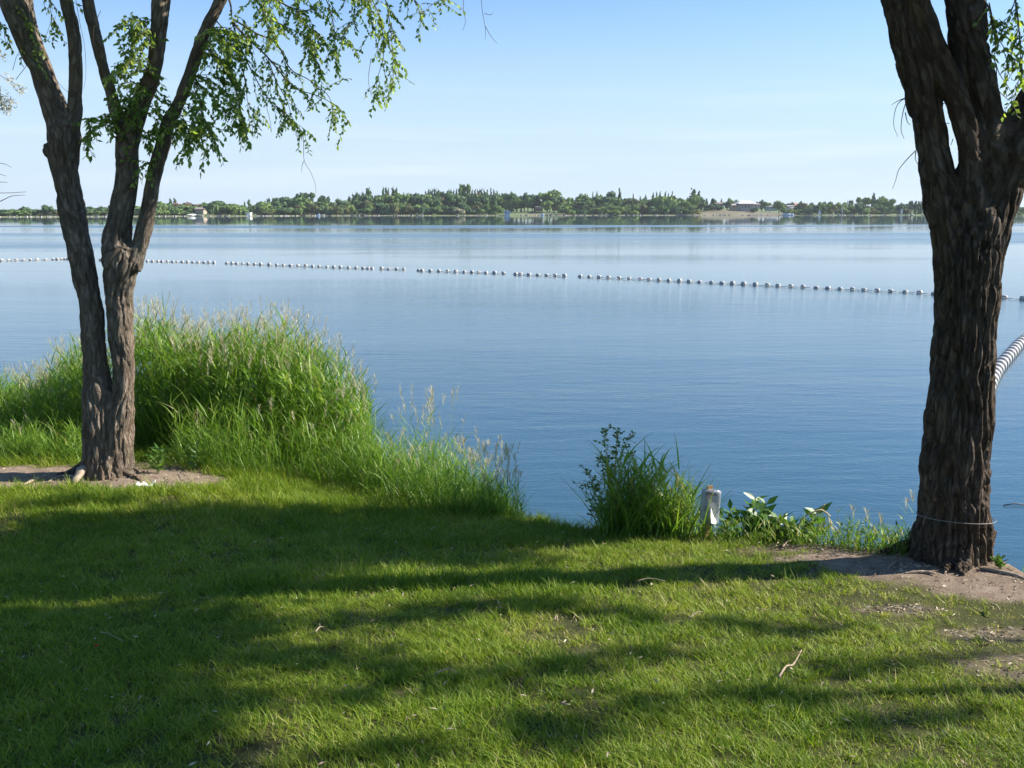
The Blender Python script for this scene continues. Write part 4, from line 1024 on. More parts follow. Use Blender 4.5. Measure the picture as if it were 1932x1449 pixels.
weed('willow_weed', 1552, 1010, .50, 13, .085, .17, 'tall narrow-leaved stalk standing above the bent dry stalk', (.06, 0), off=.1)
weed('willow_weed', 1585, 1018, .32, 9, .07, .25, 'leafy green weed right of the bent dry stalk', stems=3)
weed('willow_weed', 1618, 1022, .28, 8, .07, .26, 'bushy low weed in the middle of the bare dirt rim', stems=4, spread=.8)
weed('willow_weed', 1640, 1024, .40, 11, .06, .2, 'slim upright weed with small leaves halfway between sign and dark elm', off=.08)
weed('willow_weed', 1663, 1028, .38, 12, .085, .14, 'dark feathery stalk left of the last weeds before the dark elm', off=.05)
weed('willow_weed', 1690, 1032, .22, 7, .07, .26, 'low green weed nearest the foot of the dark elm', stems=4, spread=.9)
weed('willow_weed', 1728, 1022, .34, 11, .07, .16, 'thin tall weed touching the left edge of the dark elm trunk', (.02, 0), off=.15)
weed('willow_weed', 1888, 1072, .08, 5, .06, .45, 'tiny leafy weed at the right-hand foot of the dark elm', stems=4, spread=1.2)
weed('broadleaf_weed', 298, 893, .24, 9, .13, .22, 'bright narrow-leaved weed at the shaded foot of the big reed clump', stems=4, spread=.7)
weed('broadleaf_weed', 372, 888, .26, 8, .12, .28, 'second leafy weed in the shade, where the dirt meets the lawn', stems=3, spread=.8)
weed('broadleaf_weed', 424, 872, .34, 6, .13, .5, 'pale broad-leaved weed poking from the front of the big reed clump', stems=2, spread=.5)
weed('broadleaf_weed', 145, 872, .22, 5, .11, .45, 'pale broad-leaved weed just left of the grey elm trunk', stems=2)
weed('broadleaf_weed', 735, 925, .22, 7, .08, .35, 'yellow-green broadleaf weed in the ragged middle grass', stems=2)
# the bent dry stalk
def P3(px, py, Y): return on_plane(px, py, Y)
Yd = ground(1540, 1012).y
rt_ = empty('dry_stalk', ground(1514, 1005), 'bent pale dry reed stalk arching over the green weeds', 'stalk')
G = Geo()
G.tube([Vector(v) for v in spline([tuple(P3(a, b, Yd)) for a, b in ((1506, 1003), (1510, 985), (1522, 972), (1540, 964), (1552, 963), (1566, 974))], 4)], .006, 6)
G.tube([Vector(v) for v in spline([tuple(P3(a, b, Yd + .02)) for a, b in ((1527, 985), (1537, 972), (1547, 963), (1556, 951))], 4)], .004, 5)
G.obj('stem', M_straw, rt_, True)
tp = P3(1566, 974, Yd); V, Fc, T = leaves(np.array([tuple(tp + Vector((random.gauss(0, .008), 0, -.01 * k))) for k in range(8)]), np.array([(random.gauss(.15, .2), random.gauss(0, .2), -1) for k in range(8)]), .075, .02, tint=.5)
mesh_obj('dead_head', V, Fc, M_plume, rt_, attrs={'tint': T})

# ------------------------------------------------------------------ caution sign on a stake
SP = ground(1334, 1018); YS = SP.y
sign = empty('caution_sign', SP, 'white plastic-covered paper notice reading UTION on a wooden stake at the lawn edge', 'sign')
M_wood = simple('stake_wood', (.48, .30, .13), .75, .25, 18)
top = P3(1339, 916, YS); k = px_size(YS, .6); w_ = 11 * k
G = Geo()
lo, hi = Vector((SP.x, YS, SP.z - .06)), Vector((top.x, YS - .004, top.z)); dz = hi - lo
for (q, nxt) in ((lo, hi),):
    a = [(-w_ / 2, -.009), (w_ / 2, -.009), (w_ / 2, .009), (-w_ / 2, .009)]; cr_, sr_ = math.cos(.45), math.sin(.45)
    Pb = [(p_.x + x_ * cr_ - y_ * sr_, p_.y + x_ * sr_ + y_ * cr_, p_.z) for p_ in (q, nxt) for x_, y_ in a]
    G.add(Pb, [(0, 3, 2, 1), (4, 5, 6, 7), (0, 1, 5, 4), (1, 2, 6, 5), (2, 3, 7, 6), (3, 0, 4, 7)])
G.obj('stake', M_wood, sign)
m, ns, ls = mat('plastic_sleeve'); b = N(ns, 'ShaderNodeBsdfPrincipled', Roughness=.25); b.inputs['Base Color'].default_value = (.40, .42, .46, 1)
t_ = ns.new('ShaderNodeBsdfTranslucent'); t_.inputs[0].default_value = (.74, .77, .82, 1); mi = N(ns, 'ShaderNodeMixShader'); mi.inputs[0].default_value = .55
ls.new(b.outputs[0], mi.inputs[1]); ls.new(t_.outputs[0], mi.inputs[2]); o = ns.new('ShaderNodeOutputMaterial'); ls.new(mi.outputs[0], o.inputs[0]); M_sleeve = m
def sheet_pt(u, v, out=0.0):
    """u 0..1 left to right, v 0..1 bottom to top: a sheet bowed round the stake and leaning with it"""
    xl = 1319 + (1324.5 - 1319) * v; xr = 1355 + (1361 - 1355) * v
    px = xl + (xr - xl) * u; py = 989 + (922 - 989) * v + 4 * (u - .5) * (1 - v) + (5 * u * u * v)
    bow = -.026 + .022 * (u - .42) ** 2 * 4 + .006 * math.sin(u * 7 + v * 5) - out
    return P3(px, py, YS + bow)
def sheet(u0, u1, v0, v1, nu, nv, out=0.0, thick=.0012):
    V = []; Fc = []
    for sgn in (0, 1):
        for j in range(nv + 1):
            for i in range(nu + 1): V.append(sheet_pt(u0 + (u1 - u0) * i / nu, v0 + (v1 - v0) * j / nv, out - sgn * thick))
    q = (nu + 1) * (nv + 1)
    for s_ in (0, 1):
        for j in range(nv):
            for i in range(nu):
                a = s_ * q + j * (nu + 1) + i; f = (a, a + 1, a + nu + 2, a + nu + 1); Fc.append(f if s_ == 0 else f[::-1])
    ring = [j * (nu + 1) for j in range(nv + 1)] + [nv * (nu + 1) + i for i in range(1, nu + 1)] + [j * (nu + 1) + nu for j in range(nv - 1, -1, -1)] + [i for i in range(nu - 1, 0, -1)]
    for a, b_ in zip(ring, ring[1:] + ring[:1]): Fc.append((a, b_, b_ + q, a + q))
    return V, Fc
V, Fc = sheet(0, 1, 0, 1, 12, 10); mesh_obj('plastic_sleeve', V, Fc, M_sleeve, sign, True)
M_ink = simple('ink', (.04, .045, .05), .6); M_faint = simple('faded_print', (.22, .23, .26), .7)
def sheet_text(body, u0, u1, vmid, vh, mt, name):
    cu = bpy.data.curves.new('t', 'FONT'); cu.body = body; cu.size = 1; cu.offset = .018; ob = bpy.data.objects.new('t', cu); COL.objects.link(ob)
    me_ = bpy.data.meshes.new_from_object(ob.evaluated_get(bpy.context.evaluated_depsgraph_get())); bpy.data.objects.remove(ob)
    vs_ = np.array([v.co for v in me_.vertices]); mn, mxx = vs_.min(0), vs_.max(0)
    P_ = [sheet_pt(u0 + (u1 - u0) * (v[0] - mn[0]) / (mxx[0] - mn[0]), vmid + vh * ((v[1] - mn[1]) / (mxx[1] - mn[1]) - .5), .0022) for v in vs_]
    mesh_obj(name, P_, [tuple(p.vertices) for p in me_.polygons], mt, sign)
sheet_text('UTION', .24, .82, .865, .085, M_ink, 'lettering')
G = Geo()
for j, (v, a, b_) in enumerate(((.70, .30, .62), (.665, .20, .80), (.60, .35, .52), (.49, .15, .62), (.465, .15, .70), (.41, .18, .60), (.375, .18, .58), (.34, .25, .50))):
    q = a
    while q < b_:
        e = min(b_, q + random.uniform(.04, .10)); G.add([sheet_pt(q, v - .008, .0022), sheet_pt(e, v - .008, .0022), sheet_pt(e, v + .008, .0022), sheet_pt(q, v + .008, .0022)], [(0, 1, 2, 3)]); q = e + .02
G.obj('faded_print', M_faint, sign)['kind'] = 'stuff'
# loose paper flap, sunlit
M_paper = simple('white_paper', (.82, .83, .85), .8)
fl = [P3(1342, 958, YS - .065), P3(1344, 968, YS - .055), P3(1348, 977, YS - .045), P3(1354, 985, YS - .03), P3(1351, 990, YS - .05), P3(1342, 987, YS - .10), P3(1341, 972, YS - .085)]
bk = [p_ + Vector((0, .002, 0)) for p_ in fl]; n_ = len(fl)
mesh_obj('paper_flap', fl + bk, [tuple(range(n_)), tuple(range(2 * n_ - 1, n_ - 1, -1))] + [(i, i + n_, (i + 1) % n_ + n_, (i + 1) % n_) for i in range(n_)], M_paper, sign)
G = Geo(); G.tube([P3(1345, 987, YS - .05), P3(1350, 995, YS - .055), P3(1348, 1005, YS - .05), P3(1351, 1012, YS - .05)], .0035, 5); G.obj('torn_strip', M_paper, sign)

# ------------------------------------------------------------------ litter by the left tree, fallen twigs, small bits
lp = ground(270, 915); G = Geo(); kk = px_size(lp.y, lp.z)
cen = [(254, 916), (259, 911), (264, 915), (270, 911), (276, 915), (283, 917), (290, 913), (293, 908), (288, 911)]
wd = [.010, .028, .030, .026, .030, .016, .010, .008, .005]; V = []; Fc = []
for i, (a, b_) in enumerate(cen):
    p_ = ground(a, b_ + 2); hz = .004 + .010 * (i % 2)
    V += [Vector((p_.x, p_.y - wd[i], p_.z + .006)), Vector((p_.x + .004, p_.y, p_.z + hz + .012)), Vector((p_.x, p_.y + wd[i], p_.z + .010))]
for i in range(len(cen) - 1):
    for j in (0, 1): a = i * 3 + j; Fc.append((a, a + 3, a + 4, a + 1))
n0 = len(V); V += [v - Vector((0, 0, .004)) for v in V]; Fc += [tuple(x + n0 for x in f[::-1]) for f in Fc]
litter = mesh_obj('crumpled_cloth', V, Fc, M_paper, None, True, origin=tuple(lp)); tag(litter, 'crumpled white strip of cloth on the dirt by the grey elm', 'litter')
def stick(name, pts_px, r, label, mt=None, group=None, lift=.02):
    q = [ground(a, b_) + Vector((0, 0, lift + .015 * (i % 2))) for i, (a, b_) in enumerate(pts_px)]
    S_ = [Vector(v) for v in spline([tuple(p) for p in q], 4)]; G = Geo(); n_ = len(S_)
    G.tube(S_, [r * (1 - .5 * i / (n_ - 1)) for i in range(n_)], 6, wob=.15)
    o_ = G.obj(name, mt or M_dry, None, True, origin=tuple(q[0])); tag(o_, label, 'twig', group); return o_
M_dry = simple('dry_twig', (.30, .23, .16), .85, .3, 40)
stick('twig', [(1468, 1298), (1482, 1282), (1496, 1272), (1511, 1250)], .006, 'curved fallen twig lying on the sunny lawn, largest one there', lift=.05)
stick('twig', [(1476, 1037), (1486, 1030), (1497, 1024)], .007, 'short grey stick on the rim left of the bare dirt')
stick('twig', [(1046, 1190), (1050, 1186), (1052, 1192)], .005, 'reddish curled twig on the lawn below the bright strip', lift=.06)
stick('twig', [(595, 1210), (604, 1205), (612, 1200)], .005, 'small pale twig in the half-shaded lawn', lift=.05)
stick('twig', [(820, 1290), (845, 1287), (862, 1288)], .004, 'long thin pale twig lying flat in the central lawn', lift=.05)
stick('twig', [(1060, 1348), (1066, 1356), (1075, 1350)], .005, 'small forked twig in the lower lawn', lift=.05)
stick('twig', [(1200, 1111), (1225, 1110), (1255, 1111)], .004, 'thin straight dry twig on the sunlit lawn below the trunk shadow', lift=.05)
stick('twig', [(1300, 1182), (1315, 1176), (1325, 1170)], .004, 'short dry twig among the sunny grass, left of the bare patches', lift=.05)
stick('twig', [(1855, 1208), (1864, 1220), (1873, 1214)], .006, 'pale forked twig on the bare patch near the right edge', lift=.015)
stick('twig', [(1870, 1150), (1880, 1158), (1886, 1163)], .006, 'pale chip of wood on the worn grass near the right edge', lift=.03)
stick('twig', [(190, 1210), (205, 1218), (235, 1228)], .003, 'thin grey twig lying in the dark shaded lawn', lift=.05)
stick('twig', [(115, 905), (128, 910), (140, 912)], .006, 'dark short stick on the dirt left of the grey elm', M_twig, lift=.004)
stick('twig', [(340, 895), (352, 905), (364, 915)], .004, 'pale straight reed stem lying beside the shaded weeds', lift=.02)
rp = ground(182, 1236); G = Geo(); G.tube([rp + Vector((0, 0, .045)), rp + Vector((.003, 0, .052)), rp + Vector((.001, 0, .058))], [.004, .0075, .003], 8); o_ = G.obj('red_berry', simple('red', (.5, .02, .01), .4), None, True, origin=tuple(rp)); tag(o_, 'tiny red berry in the dark shaded grass', 'berry')
# leaf litter and crumbs of soil on the bare patches
n = 2600; i_ = rng.integers(0, len(DIRT), n); D_ = np.array(DIRT)[i_]
x = D_[:, 0] + rng.normal(0, .5, n) * D_[:, 2]; y = D_[:, 1] + rng.normal(0, .5, n) * D_[:, 3]; ok = (y < shore(x) - .1) & (dirt(x, y) > .2); x, y = x[ok], y[ok]
P_ = np.stack([x, y, gzv(x, y) + .004], 1); dd = rng.normal(size=(len(x), 3)) * np.array([1, 1, .15])
V, Fc, T = leaves(P_, dd, rng.uniform(.012, .045, len(x)), rng.uniform(.004, .014, len(x)), tint=rng.random(len(x)))
M_lit = leafy('leaf_litter', [(0, (.10, .065, .04)), (.5, (.28, .21, .14)), (1, (.55, .47, .36))], .1, tcol=(1, 1, 1))
tag(mesh_obj('leaf_litter', V, Fc, M_lit, attrs={'tint': T}), 'dry leaf scraps scattered over the bare dirt', 'litter', kind='stuff')
n = 1500; x = rng.uniform(-3, 4, n); y = rng.uniform(2.2, 7.6, n); P_ = np.stack([x, y, gzv(x, y) + rng.uniform(.02, .05, n)], 1)
V, Fc, T = leaves(P_, rng.normal(size=(n, 3)) * np.array([1, 1, .3]), rng.uniform(.012, .05, n), rng.uniform(.004, .010, n), tint=rng.random(n))
tag(mesh_obj('lawn_litter', V, Fc, M_lit, attrs={'tint': T}), 'dry leaf scraps caught in the lawn grass', 'litter', kind='stuff')

# ------------------------------------------------------------------ float lines
M_float = simple('white_float', (.42, .41, .39), .45, .12, 12); M_rope = simple('rope', (.30, .28, .24), .8); M_band = simple('dark_band', (.03, .035, .04), .6)
LX = np.array([-60, 0, 126, 190, 275, 405, 430, 700, 760, 795, 950, 975, 1065, 1095, 1208, 1225, 1735, 1760, 1890, 1932, 2050])
LY = np.array([493, 492, 489, 491, 493, 496, 497, 507, 508.5, 511, 516, 518, 521, 522, 527, 528, 553, 555, 562, 565, 573])
FX = [1735, 1708, 1680, 1655, 1630, 1608, 1585, 1562, 1540, 1515, 1492, 1468, 1448, 1425, 1403, 1382, 1362, 1342, 1320, 1300, 1282, 1262, 1243, 1225, 1208, 1187, 1168, 1148, 1130, 1112, 1095, 1065, 1047, 1031, 1015, 998, 982, 973, 950, 933, 917, 903, 890, 876, 860, 844, 828, 812, 796, 790,
      762, 748, 733, 720, 702, 695, 685, 672, 658, 642, 630, 617, 602, 590, 577, 562, 548, 535, 522, 508, 492, 480, 468, 458, 447, 438, 428, 404, 394, 385, 374, 364, 354, 344, 334, 326, 316, 306, 298, 288, 278, 265, 190, 128, 122, 116, 108, 100, 86, 70, 57, 44, 30, 16, 3, -12, -24, 1762, 1790, 1895, 1930, 1962]
fp = on_z(966, 516, 0); line = empty('float_line', fp, 'long line of small white floats on a rope across the swimming area', 'float line')
def line_pt(px, z=0): return on_z(px, float(np.interp(px, LX, LY)), z)
def float_mesh(r, l):
    G = Geo(); prof = [(-l / 2, .25), (-l / 2 + .004, .78), (-l * .36, .98), (-l * .2, 1), (l * .2, 1), (l * .36, .98), (l / 2 - .004, .78), (l / 2, .25)]
    G.tube([Vector((a, 0, 0)) for a, b_ in prof], [r * b_ for a, b_ in prof], 14); return G
fo = None
for i, px in enumerate(FX):
    p_ = line_pt(px); q_ = line_pt(px + 6); ang = math.atan2(q_.y - p_.y, q_.x - p_.x)
    if fo is None: fo = float_mesh(.080, .18).obj('float', M_float, line, True); ob = fo; fo.data.transform(Matrix.Translation(fp))
    else: ob = fo.copy(); COL.objects.link(ob); ob.parent = line
    ob.location = p_ - fp + Vector((0, 0, random.uniform(.012, .045))); ob.rotation_euler = (random.uniform(0, 3), random.gauss(0, .10), ang + random.gauss(0, .2)); ob.scale = [random.uniform(.88, 1.08)] * 3
G = Geo(); pts = [line_pt(x_, .018 + .016 * math.sin(x_ * .31)) for x_ in range(-60, 2050, 7)]
for a, b_ in ((-60, 132), (186, 408), (424, 706), (716, 766), (786, 956), (968, 1070), (1090, 1900), (1880, 2050)):
    G.tube([line_pt(x_, .03 + .01 * math.sin(x_ * .31)) for x_ in range(a, b_, 6)], .012, 5)
G.obj('rope', M_rope, line)

bpts = [on_z(a, b_, .02) for a, b_ in ((2150, 560), (2040, 590), (1980, 615), (1932, 644), (1905, 672), (1880, 702), (1866, 730), (1856, 760), (1842, 800))]
bp0 = bpts[5]; boom = empty('float_line', bp0, 'thick float line of tightly packed white discs with dark gaps behind the dark elm', 'float line')
S_ = spline([tuple(p) for p in bpts], 30); seg = np.linalg.norm(np.diff(S_, axis=0), axis=1); cum = np.concatenate([[0], np.cumsum(seg)])
tot = cum[-1]; pitch = .46; nd = int(tot / pitch); d0 = None
def at_len(s): return Vector([np.interp(s, cum, S_[:, i]) for i in range(3)])
for i in range(nd):
    p_ = at_len((i + .5) * pitch); q_ = at_len((i + .6) * pitch); ang = math.atan2(q_.y - p_.y, q_.x - p_.x)
    if d0 is None:
        G = Geo(); prof = [(-.085, .6), (-.08, .88), (-.06, 1), (.06, 1), (.08, .88), (.085, .6)]; G.tube([Vector((a, 0, 0)) for a, r_ in prof], [.125 * r_ for a, r_ in prof], 18)
        d0 = G.obj('float_disc', M_float, boom, True); d0.data.transform(Matrix.Translation(bp0)); ob = d0
    else: ob = d0.copy(); COL.objects.link(ob); ob.parent = boom
    ob.location = p_ - bp0 + Vector((0, 0, .035)); ob.rotation_euler = (0, 0, ang)
G = Geo(); G.tube([at_len(i * pitch * .5) + Vector((0, 0, .035)) for i in range(nd * 2)], .103, 14); G.obj('core', M_band, boom, True)
# floating stick
sp_ = on_z(1915, 953, .01); G = Geo(); G.tube([sp_ + Vector((-.12, 0, 0)), sp_ + Vector((0, .02, .01)), sp_ + Vector((.14, 0, 0))], .006, 5); tag(G.obj('driftwood_twig', M_twig, None, True, origin=tuple(sp_)), 'small dark twig floating on the water right of the dark elm', 'twig')

# ------------------------------------------------------------------ far shore: trees, houses, docks
def far_leaf(name, a, b_, c, objrand=.25):
    return leafy(name, [(0, a), (.55, b_), (1, c)], .15, tcol=(1.1, 1.15, .6), spec=.1, rough=.8, posnoise=.12, pscale=.25, objrand=objrand)
MT = {'green': far_leaf('far_green', (.07, .13, .04), (.14, .22, .065), (.22, .30, .10)),
      'dark': far_leaf('far_dark', (.042, .085, .04), (.08, .14, .06), (.13, .20, .085)),
      'light': far_leaf('far_light', (.09, .15, .035), (.15, .22, .06), (.22, .29, .09)),
      'olive': far_leaf('far_olive', (.06, .075, .03), (.11, .125, .05), (.17, .17, .08)),
      'brown': far_leaf('far_brown', (.10, .07, .05), (.17, .12, .085), (.24, .18, .12)),
      'pale': far_leaf('far_pale', (.22, .21, .13), (.32, .30, .20), (.42, .40, .28)),
      'yellow': far_leaf('far_yellow', (.12, .15, .03), (.19, .21, .045), (.27, .27, .08))}
M_ftrunk = simple('far_trunk', (.13, .10, .075), .9); M_birch = simple('pale_trunk', (.55, .52, .46), .8)
def crown_mesh(kind, seed):
    r_ = np.random.default_rng(seed)
    if kind == 'round': lobes = [(r_.normal(0, .22), r_.normal(0, .22), .38 + .42 * r_.random(), .26 + .12 * r_.random()) for _ in range(9)] + [(0, 0, .55, .36), (0, 0, .34, .33)]; n = 520; z0 = .10
    elif kind == 'poplar': lobes = [(r_.normal(0, .10), r_.normal(0, .10), z, .34 * (math.sin(min(1, (z * 1.05 + .02)) * math.pi) ** .55) + .04) for z in np.linspace(.08, .95, 14)]; n = 420
    elif kind == 'conifer': lobes = [(r_.normal(0, .05), r_.normal(0, .05), z, .42 * (1 - z) ** .8 + .03) for z in np.linspace(.08, .97, 14)]; n = 460
    elif kind == 'bush': lobes = [(r_.normal(0, .26), r_.normal(0, .26), .18 + .45 * r_.random(), .28 + .12 * r_.random()) for _ in range(9)]; n = 420
    elif kind == 'willow': lobes = [(math.cos(a) * .30, math.sin(a) * .30, z, .24) for a in np.linspace(0, 6.28, 7)[:-1] for z in (.25, .45, .62)] + [(0, 0, .72, .30)]; n = 620
    elif kind == 'open': lobes = [(r_.normal(0, .30), r_.normal(0, .30), .45 + .45 * r_.random(), .17 + .10 * r_.random()) for _ in range(11)]; n = 480
    lobes = np.array(lobes)
    vert = {'poplar': .12, 'conifer': .09}.get(kind, .9)
    w = lobes[:, 3] ** 2; idx = r_.choice(len(lobes), n, p=w / w.sum())
    d = r_.normal(size=(n, 3)); d /= np.linalg.norm(d, axis=1)[:, None]
    C = lobes[idx, :3] + d * (lobes[idx, 3] * (.72 + .34 * r_.random(n)))[:, None] * np.array([1, 1, vert if vert < .5 else .62])
    C[:, 2] = np.clip(C[:, 2], .01, 1.03)
    s = (.075 if kind in ('round', 'bush', 'willow', 'open') else .085) * (.6 + .9 * r_.random(n))
    # leafy scraps: irregular five-sided faces facing outwards, jittered
    nr = d + r_.normal(0, .45, (n, 3)); nr /= np.linalg.norm(nr, axis=1)[:, None]
    if kind == 'willow': nr[:, 2] *= .3
    a = np.cross(nr, r_.normal(size=(n, 3))); a /= np.linalg.norm(a, axis=1)[:, None]; b = np.cross(nr, a)
    ang = np.linspace(0, 2 * math.pi, 6)[:-1]; V = []
    stz = {'willow': 1.8, 'poplar': 1.0}.get(kind, 1)
    for k_ in ang:
        rr = s * (.6 + .8 * r_.random(n)); v = C + a * (np.cos(k_) * rr)[:, None] + b * (np.sin(k_) * rr)[:, None]
        if kind in ('poplar', 'conifer'): v[:, 2] = C[:, 2] + (v[:, 2] - C[:, 2]) * .55
        if kind == 'willow': v[:, 2] = C[:, 2] + (v[:, 2] - C[:, 2]) * 1.5
        V.append(v)
    V = np.stack(V, 1).reshape(-1, 3); V[:, 2] = np.maximum(V[:, 2], 0)
    o = (np.arange(n) * 5)[:, None, None]; Fc = (o + np.array([(0, 1, 2), (0, 2, 3), (0, 3, 4)])[None]).reshape(-1, 3)
    T = np.repeat(np.clip(.5 + r_.normal(0, .2, n), 0, 1), 5)
    # inner body so that crowns are not see-through
    G = Geo()
    for x_, y_, z_, r0 in lobes:
        r0 *= .80; vz = (r0 * .62 if vert > .5 else .06)
        P_ = [(x_ + r0 * math.cos(a_) * math.cos(e_) * (1 + .15 * r_.normal()), y_ + r0 * math.sin(a_) * math.cos(e_) * (1 + .15 * r_.normal()), max(.005, z_ + vz * math.sin(e_))) for e_ in (-1.2, -.3, .5, 1.3) for a_ in np.linspace(0, 6.28, 7)[:-1]]
        Fq = [(j * 6 + i, j * 6 + (i + 1) % 6, j * 6 + 6 + (i + 1) % 6, j * 6 + 6 + i) for j in range(3) for i in range(6)] + [(5, 4, 3, 2, 1, 0), (18, 19, 20, 21, 22, 23)]
        G.add(P_, Fq, .3)
    me_ = bpy.data.meshes.new('crown'); Vb = np.concatenate(G.V)
    Fall = [tuple(f) for f in Fc.tolist()] + [tuple(i + len(V) for i in f) for f in G.F]
    me_.from_pydata(np.concatenate([V, Vb]).tolist(), [], Fall); at_ = me_.attributes.new('tint', 'FLOAT', 'POINT'); at_.data.foreach_set('value', np.concatenate([T, np.full(len(Vb), .25)]).astype(np.float32))
    me_.materials.append(None); return me_
CR = {k_: [crown_mesh(k_, 100 * i + j) for j in range(3)] for i, k_ in enumerate(('round', 'poplar', 'conifer', 'bush', 'willow', 'open'))}
G = Geo(); G.tube([Vector((0, 0, -.03)), Vector((.01, 0, .2)), Vector((0, .01, .6))], [.035, .026, .008], 6); _t = G.obj('trunk', None); ME_TR = _t.data; bpy.data.objects.remove(_t)
if not ME_TR.materials: ME_TR.materials.append(None)
LAND = [(58, 'pale dome at the far left end'), (110, 'low left treeline'), (210, 'gap between the left elm stems'), (382, 'brown-roofed house'), (470, 'white boathouse'), (609, 'tall split-crown tree'), (696, 'stout poplar'),
        (745, 'twin poplar group'), (875, 'tallest pale-green tree'), (957, 'blue-white shed'), (1017, 'tan-roofed lodge'), (1120, 'pale birch trunks'), (1180, 'wide light-green bush'), (1307, 'big lone pine'), (1402, 'white-roofed house'), (1483, 'moored motorboat'), (1545, 'white sail shape'), (1646, 'lone slim poplar'), (1702, 'small white post'), (1930, 'right picture edge')]
ORD = ['', 'second ', 'third ', 'fourth ', 'fifth ', 'sixth ', 'seventh ', 'eighth ', 'ninth ', 'tenth ', 'eleventh ', 'twelfth ', 'thirteenth ', 'fourteenth ', 'fifteenth ', 'sixteenth ', 'seventeenth ']
WORDS = {('round', 0): 'round-crowned tree', ('poplar', 0): 'slim upright poplar', ('conifer', 0): 'pointed conifer', ('bush', 0): 'rounded waterside bush', ('willow', 0): 'drooping willow', ('open', 0): 'loose-crowned tall tree'}
CW = {'green': 'green', 'dark': 'dark green', 'light': 'light green', 'olive': 'olive', 'brown': 'brownish', 'pale': 'whitish', 'yellow': 'yellow-green'}
NAMES = {'round': 'broadleaf_tree', 'poplar': 'poplar_tree', 'conifer': 'conifer_tree', 'bush': 'shoreline_bush', 'willow': 'willow_tree', 'open': 'broadleaf_tree'}
queue = []
def T_(px, top, w, kind='round', col='green', back=40, sink=0.0, group=None, label=None, birch=False):
    queue.append(dict(px=px, top=top, w=w, kind=kind, col=col, back=back, sink=sink, group=group, label=label, birch=birch))
def row(lst, kind, col, back, w=None, **kw):
    for q in lst: T_(q[0], q[1], q[2] if len(q) > 2 else w, kind, col, back, **kw)
# left end
row([(10, 401, 16), (26, 396, 16), (42, 398, 15), (56, 396, 14), (-12, 399, 18)], 'round', 'dark', 30)
row([(34, 405, 14), (48, 406, 12), (14, 408, 14), (66, 405, 12)], 'bush', 'olive', 8)
row([(70, 401, 16), (84, 402, 15), (97, 402, 15), (112, 402, 14), (130, 400, 16), (146, 399, 16), (163, 396, 16)], 'round', 'green', 30)
row([(80, 407, 14), (96, 408, 14), (112, 407, 14), (130, 406, 14), (148, 405, 14)], 'bush', 'olive', 6)
row([(175, 390, 19), (188, 394, 16), (201, 392, 17), (214, 387, 17), (228, 388, 18)], 'round', 'dark', 35)
row([(170, 400, 15), (184, 399, 18), (198, 398, 16), (212, 401, 14)], 'bush', 'olive', 8)
row([(244, 392, 16), (258, 389, 16), (272, 390, 16), (286, 388, 18)], 'round', 'green', 35)
row([(250, 402, 16), (266, 401, 18), (284, 399, 18)], 'bush', 'light', 6)
T_(298, 376, 5, 'poplar', 'dark', 30); T_(308, 380, 18, 'round', 'green', 32); T_(324, 375, 5.5, 'poplar', 'dark', 50); T_(332, 374, 5.5, 'poplar', 'dark', 50)
row([(320, 386, 20), (336, 383, 20), (352, 382, 24), (372, 385, 22), (360, 390, 18)], 'round', 'brown', 40); row([(345, 388, 16), (388, 384, 18), (330, 392, 16)], 'round', 'green', 30)
row([(304, 398, 16), (316, 396, 16), (330, 400, 14), (347, 399, 15)], 'bush', 'light', 6); T_(350, 398, 13, 'bush', 'dark', 4)
row([(400, 388, 18), (415, 379, 30), (430, 391, 18), (405, 393, 20), (396, 397, 14)], 'round', 'dark', 24); row([(446, 386, 24), (436, 390, 18), (458, 388, 20)], 'round', 'green', 24)
T_(463, 382, 9, 'conifer', 'green', 36); T_(472, 377, 6, 'poplar', 'green', 40); row([(484, 388, 20), (498, 386, 18), (480, 395, 18), (454, 396, 18)], 'round', 'dark', 20)
row([(492, 397, 16), (508, 396, 16), (425, 400, 14), (440, 399, 14)], 'bush', 'olive', 5)
row([(501, 380, 5), (506, 376, 5), (510, 374, 5), (517, 374, 5)], 'poplar', 'dark', 45); row([(526, 373, 22), (538, 371, 24), (550, 374, 20), (520, 383, 22)], 'round', 'dark', 40)
row([(558, 370, 18), (568, 366, 20), (578, 366, 20), (572, 378, 26), (548, 386, 20)], 'open', 'dark', 34); row([(556, 380, 22), (570, 386, 20)], 'round', 'green', 26)
T_(545, 388, 18, 'bush', 'olive', 10); T_(561, 388, 10, 'round', 'brown', 12); row([(518, 393, 18), (532, 391, 20), (586, 389, 18), (577, 392, 16)], 'bush', 'green', 10)
T_(592, 383, 18, 'round', 'green', 30); T_(597, 388, 12, 'round', 'yellow', 20)
T_(607, 369, 15, 'open', 'dark', 28, label='tall split-crown tree standing clear of its neighbours on the far shore'); T_(614, 372, 14, 'open', 'dark', 30); T_(607, 388, 16, 'round', 'green', 14)
row([(625, 384, 14), (634, 383, 14)], 'round', 'green', 50); T_(643, 377, 16, 'round', 'dark', 26); T_(651, 388, 18, 'bush', 'olive', 8)
row([(656, 377, 8), (661, 371, 8), (668, 366, 7), (674, 363, 8), (680, 366, 8), (687, 363, 8)], 'poplar', 'dark', 40); T_(696, 354, 12, 'poplar', 'dark', 42)
row([(664, 384, 20), (676, 382, 18), (670, 392, 18)], 'round', 'dark', 22); T_(692, 380, 24, 'round', 'olive', 14); T_(694, 388, 12, 'round', 'brown', 10)
T_(709, 373, 14, 'round', 'green', 40); T_(718, 372, 14, 'round', 'dark', 34); row([(705, 388, 24), (722, 384, 26)], 'round', 'dark', 10)
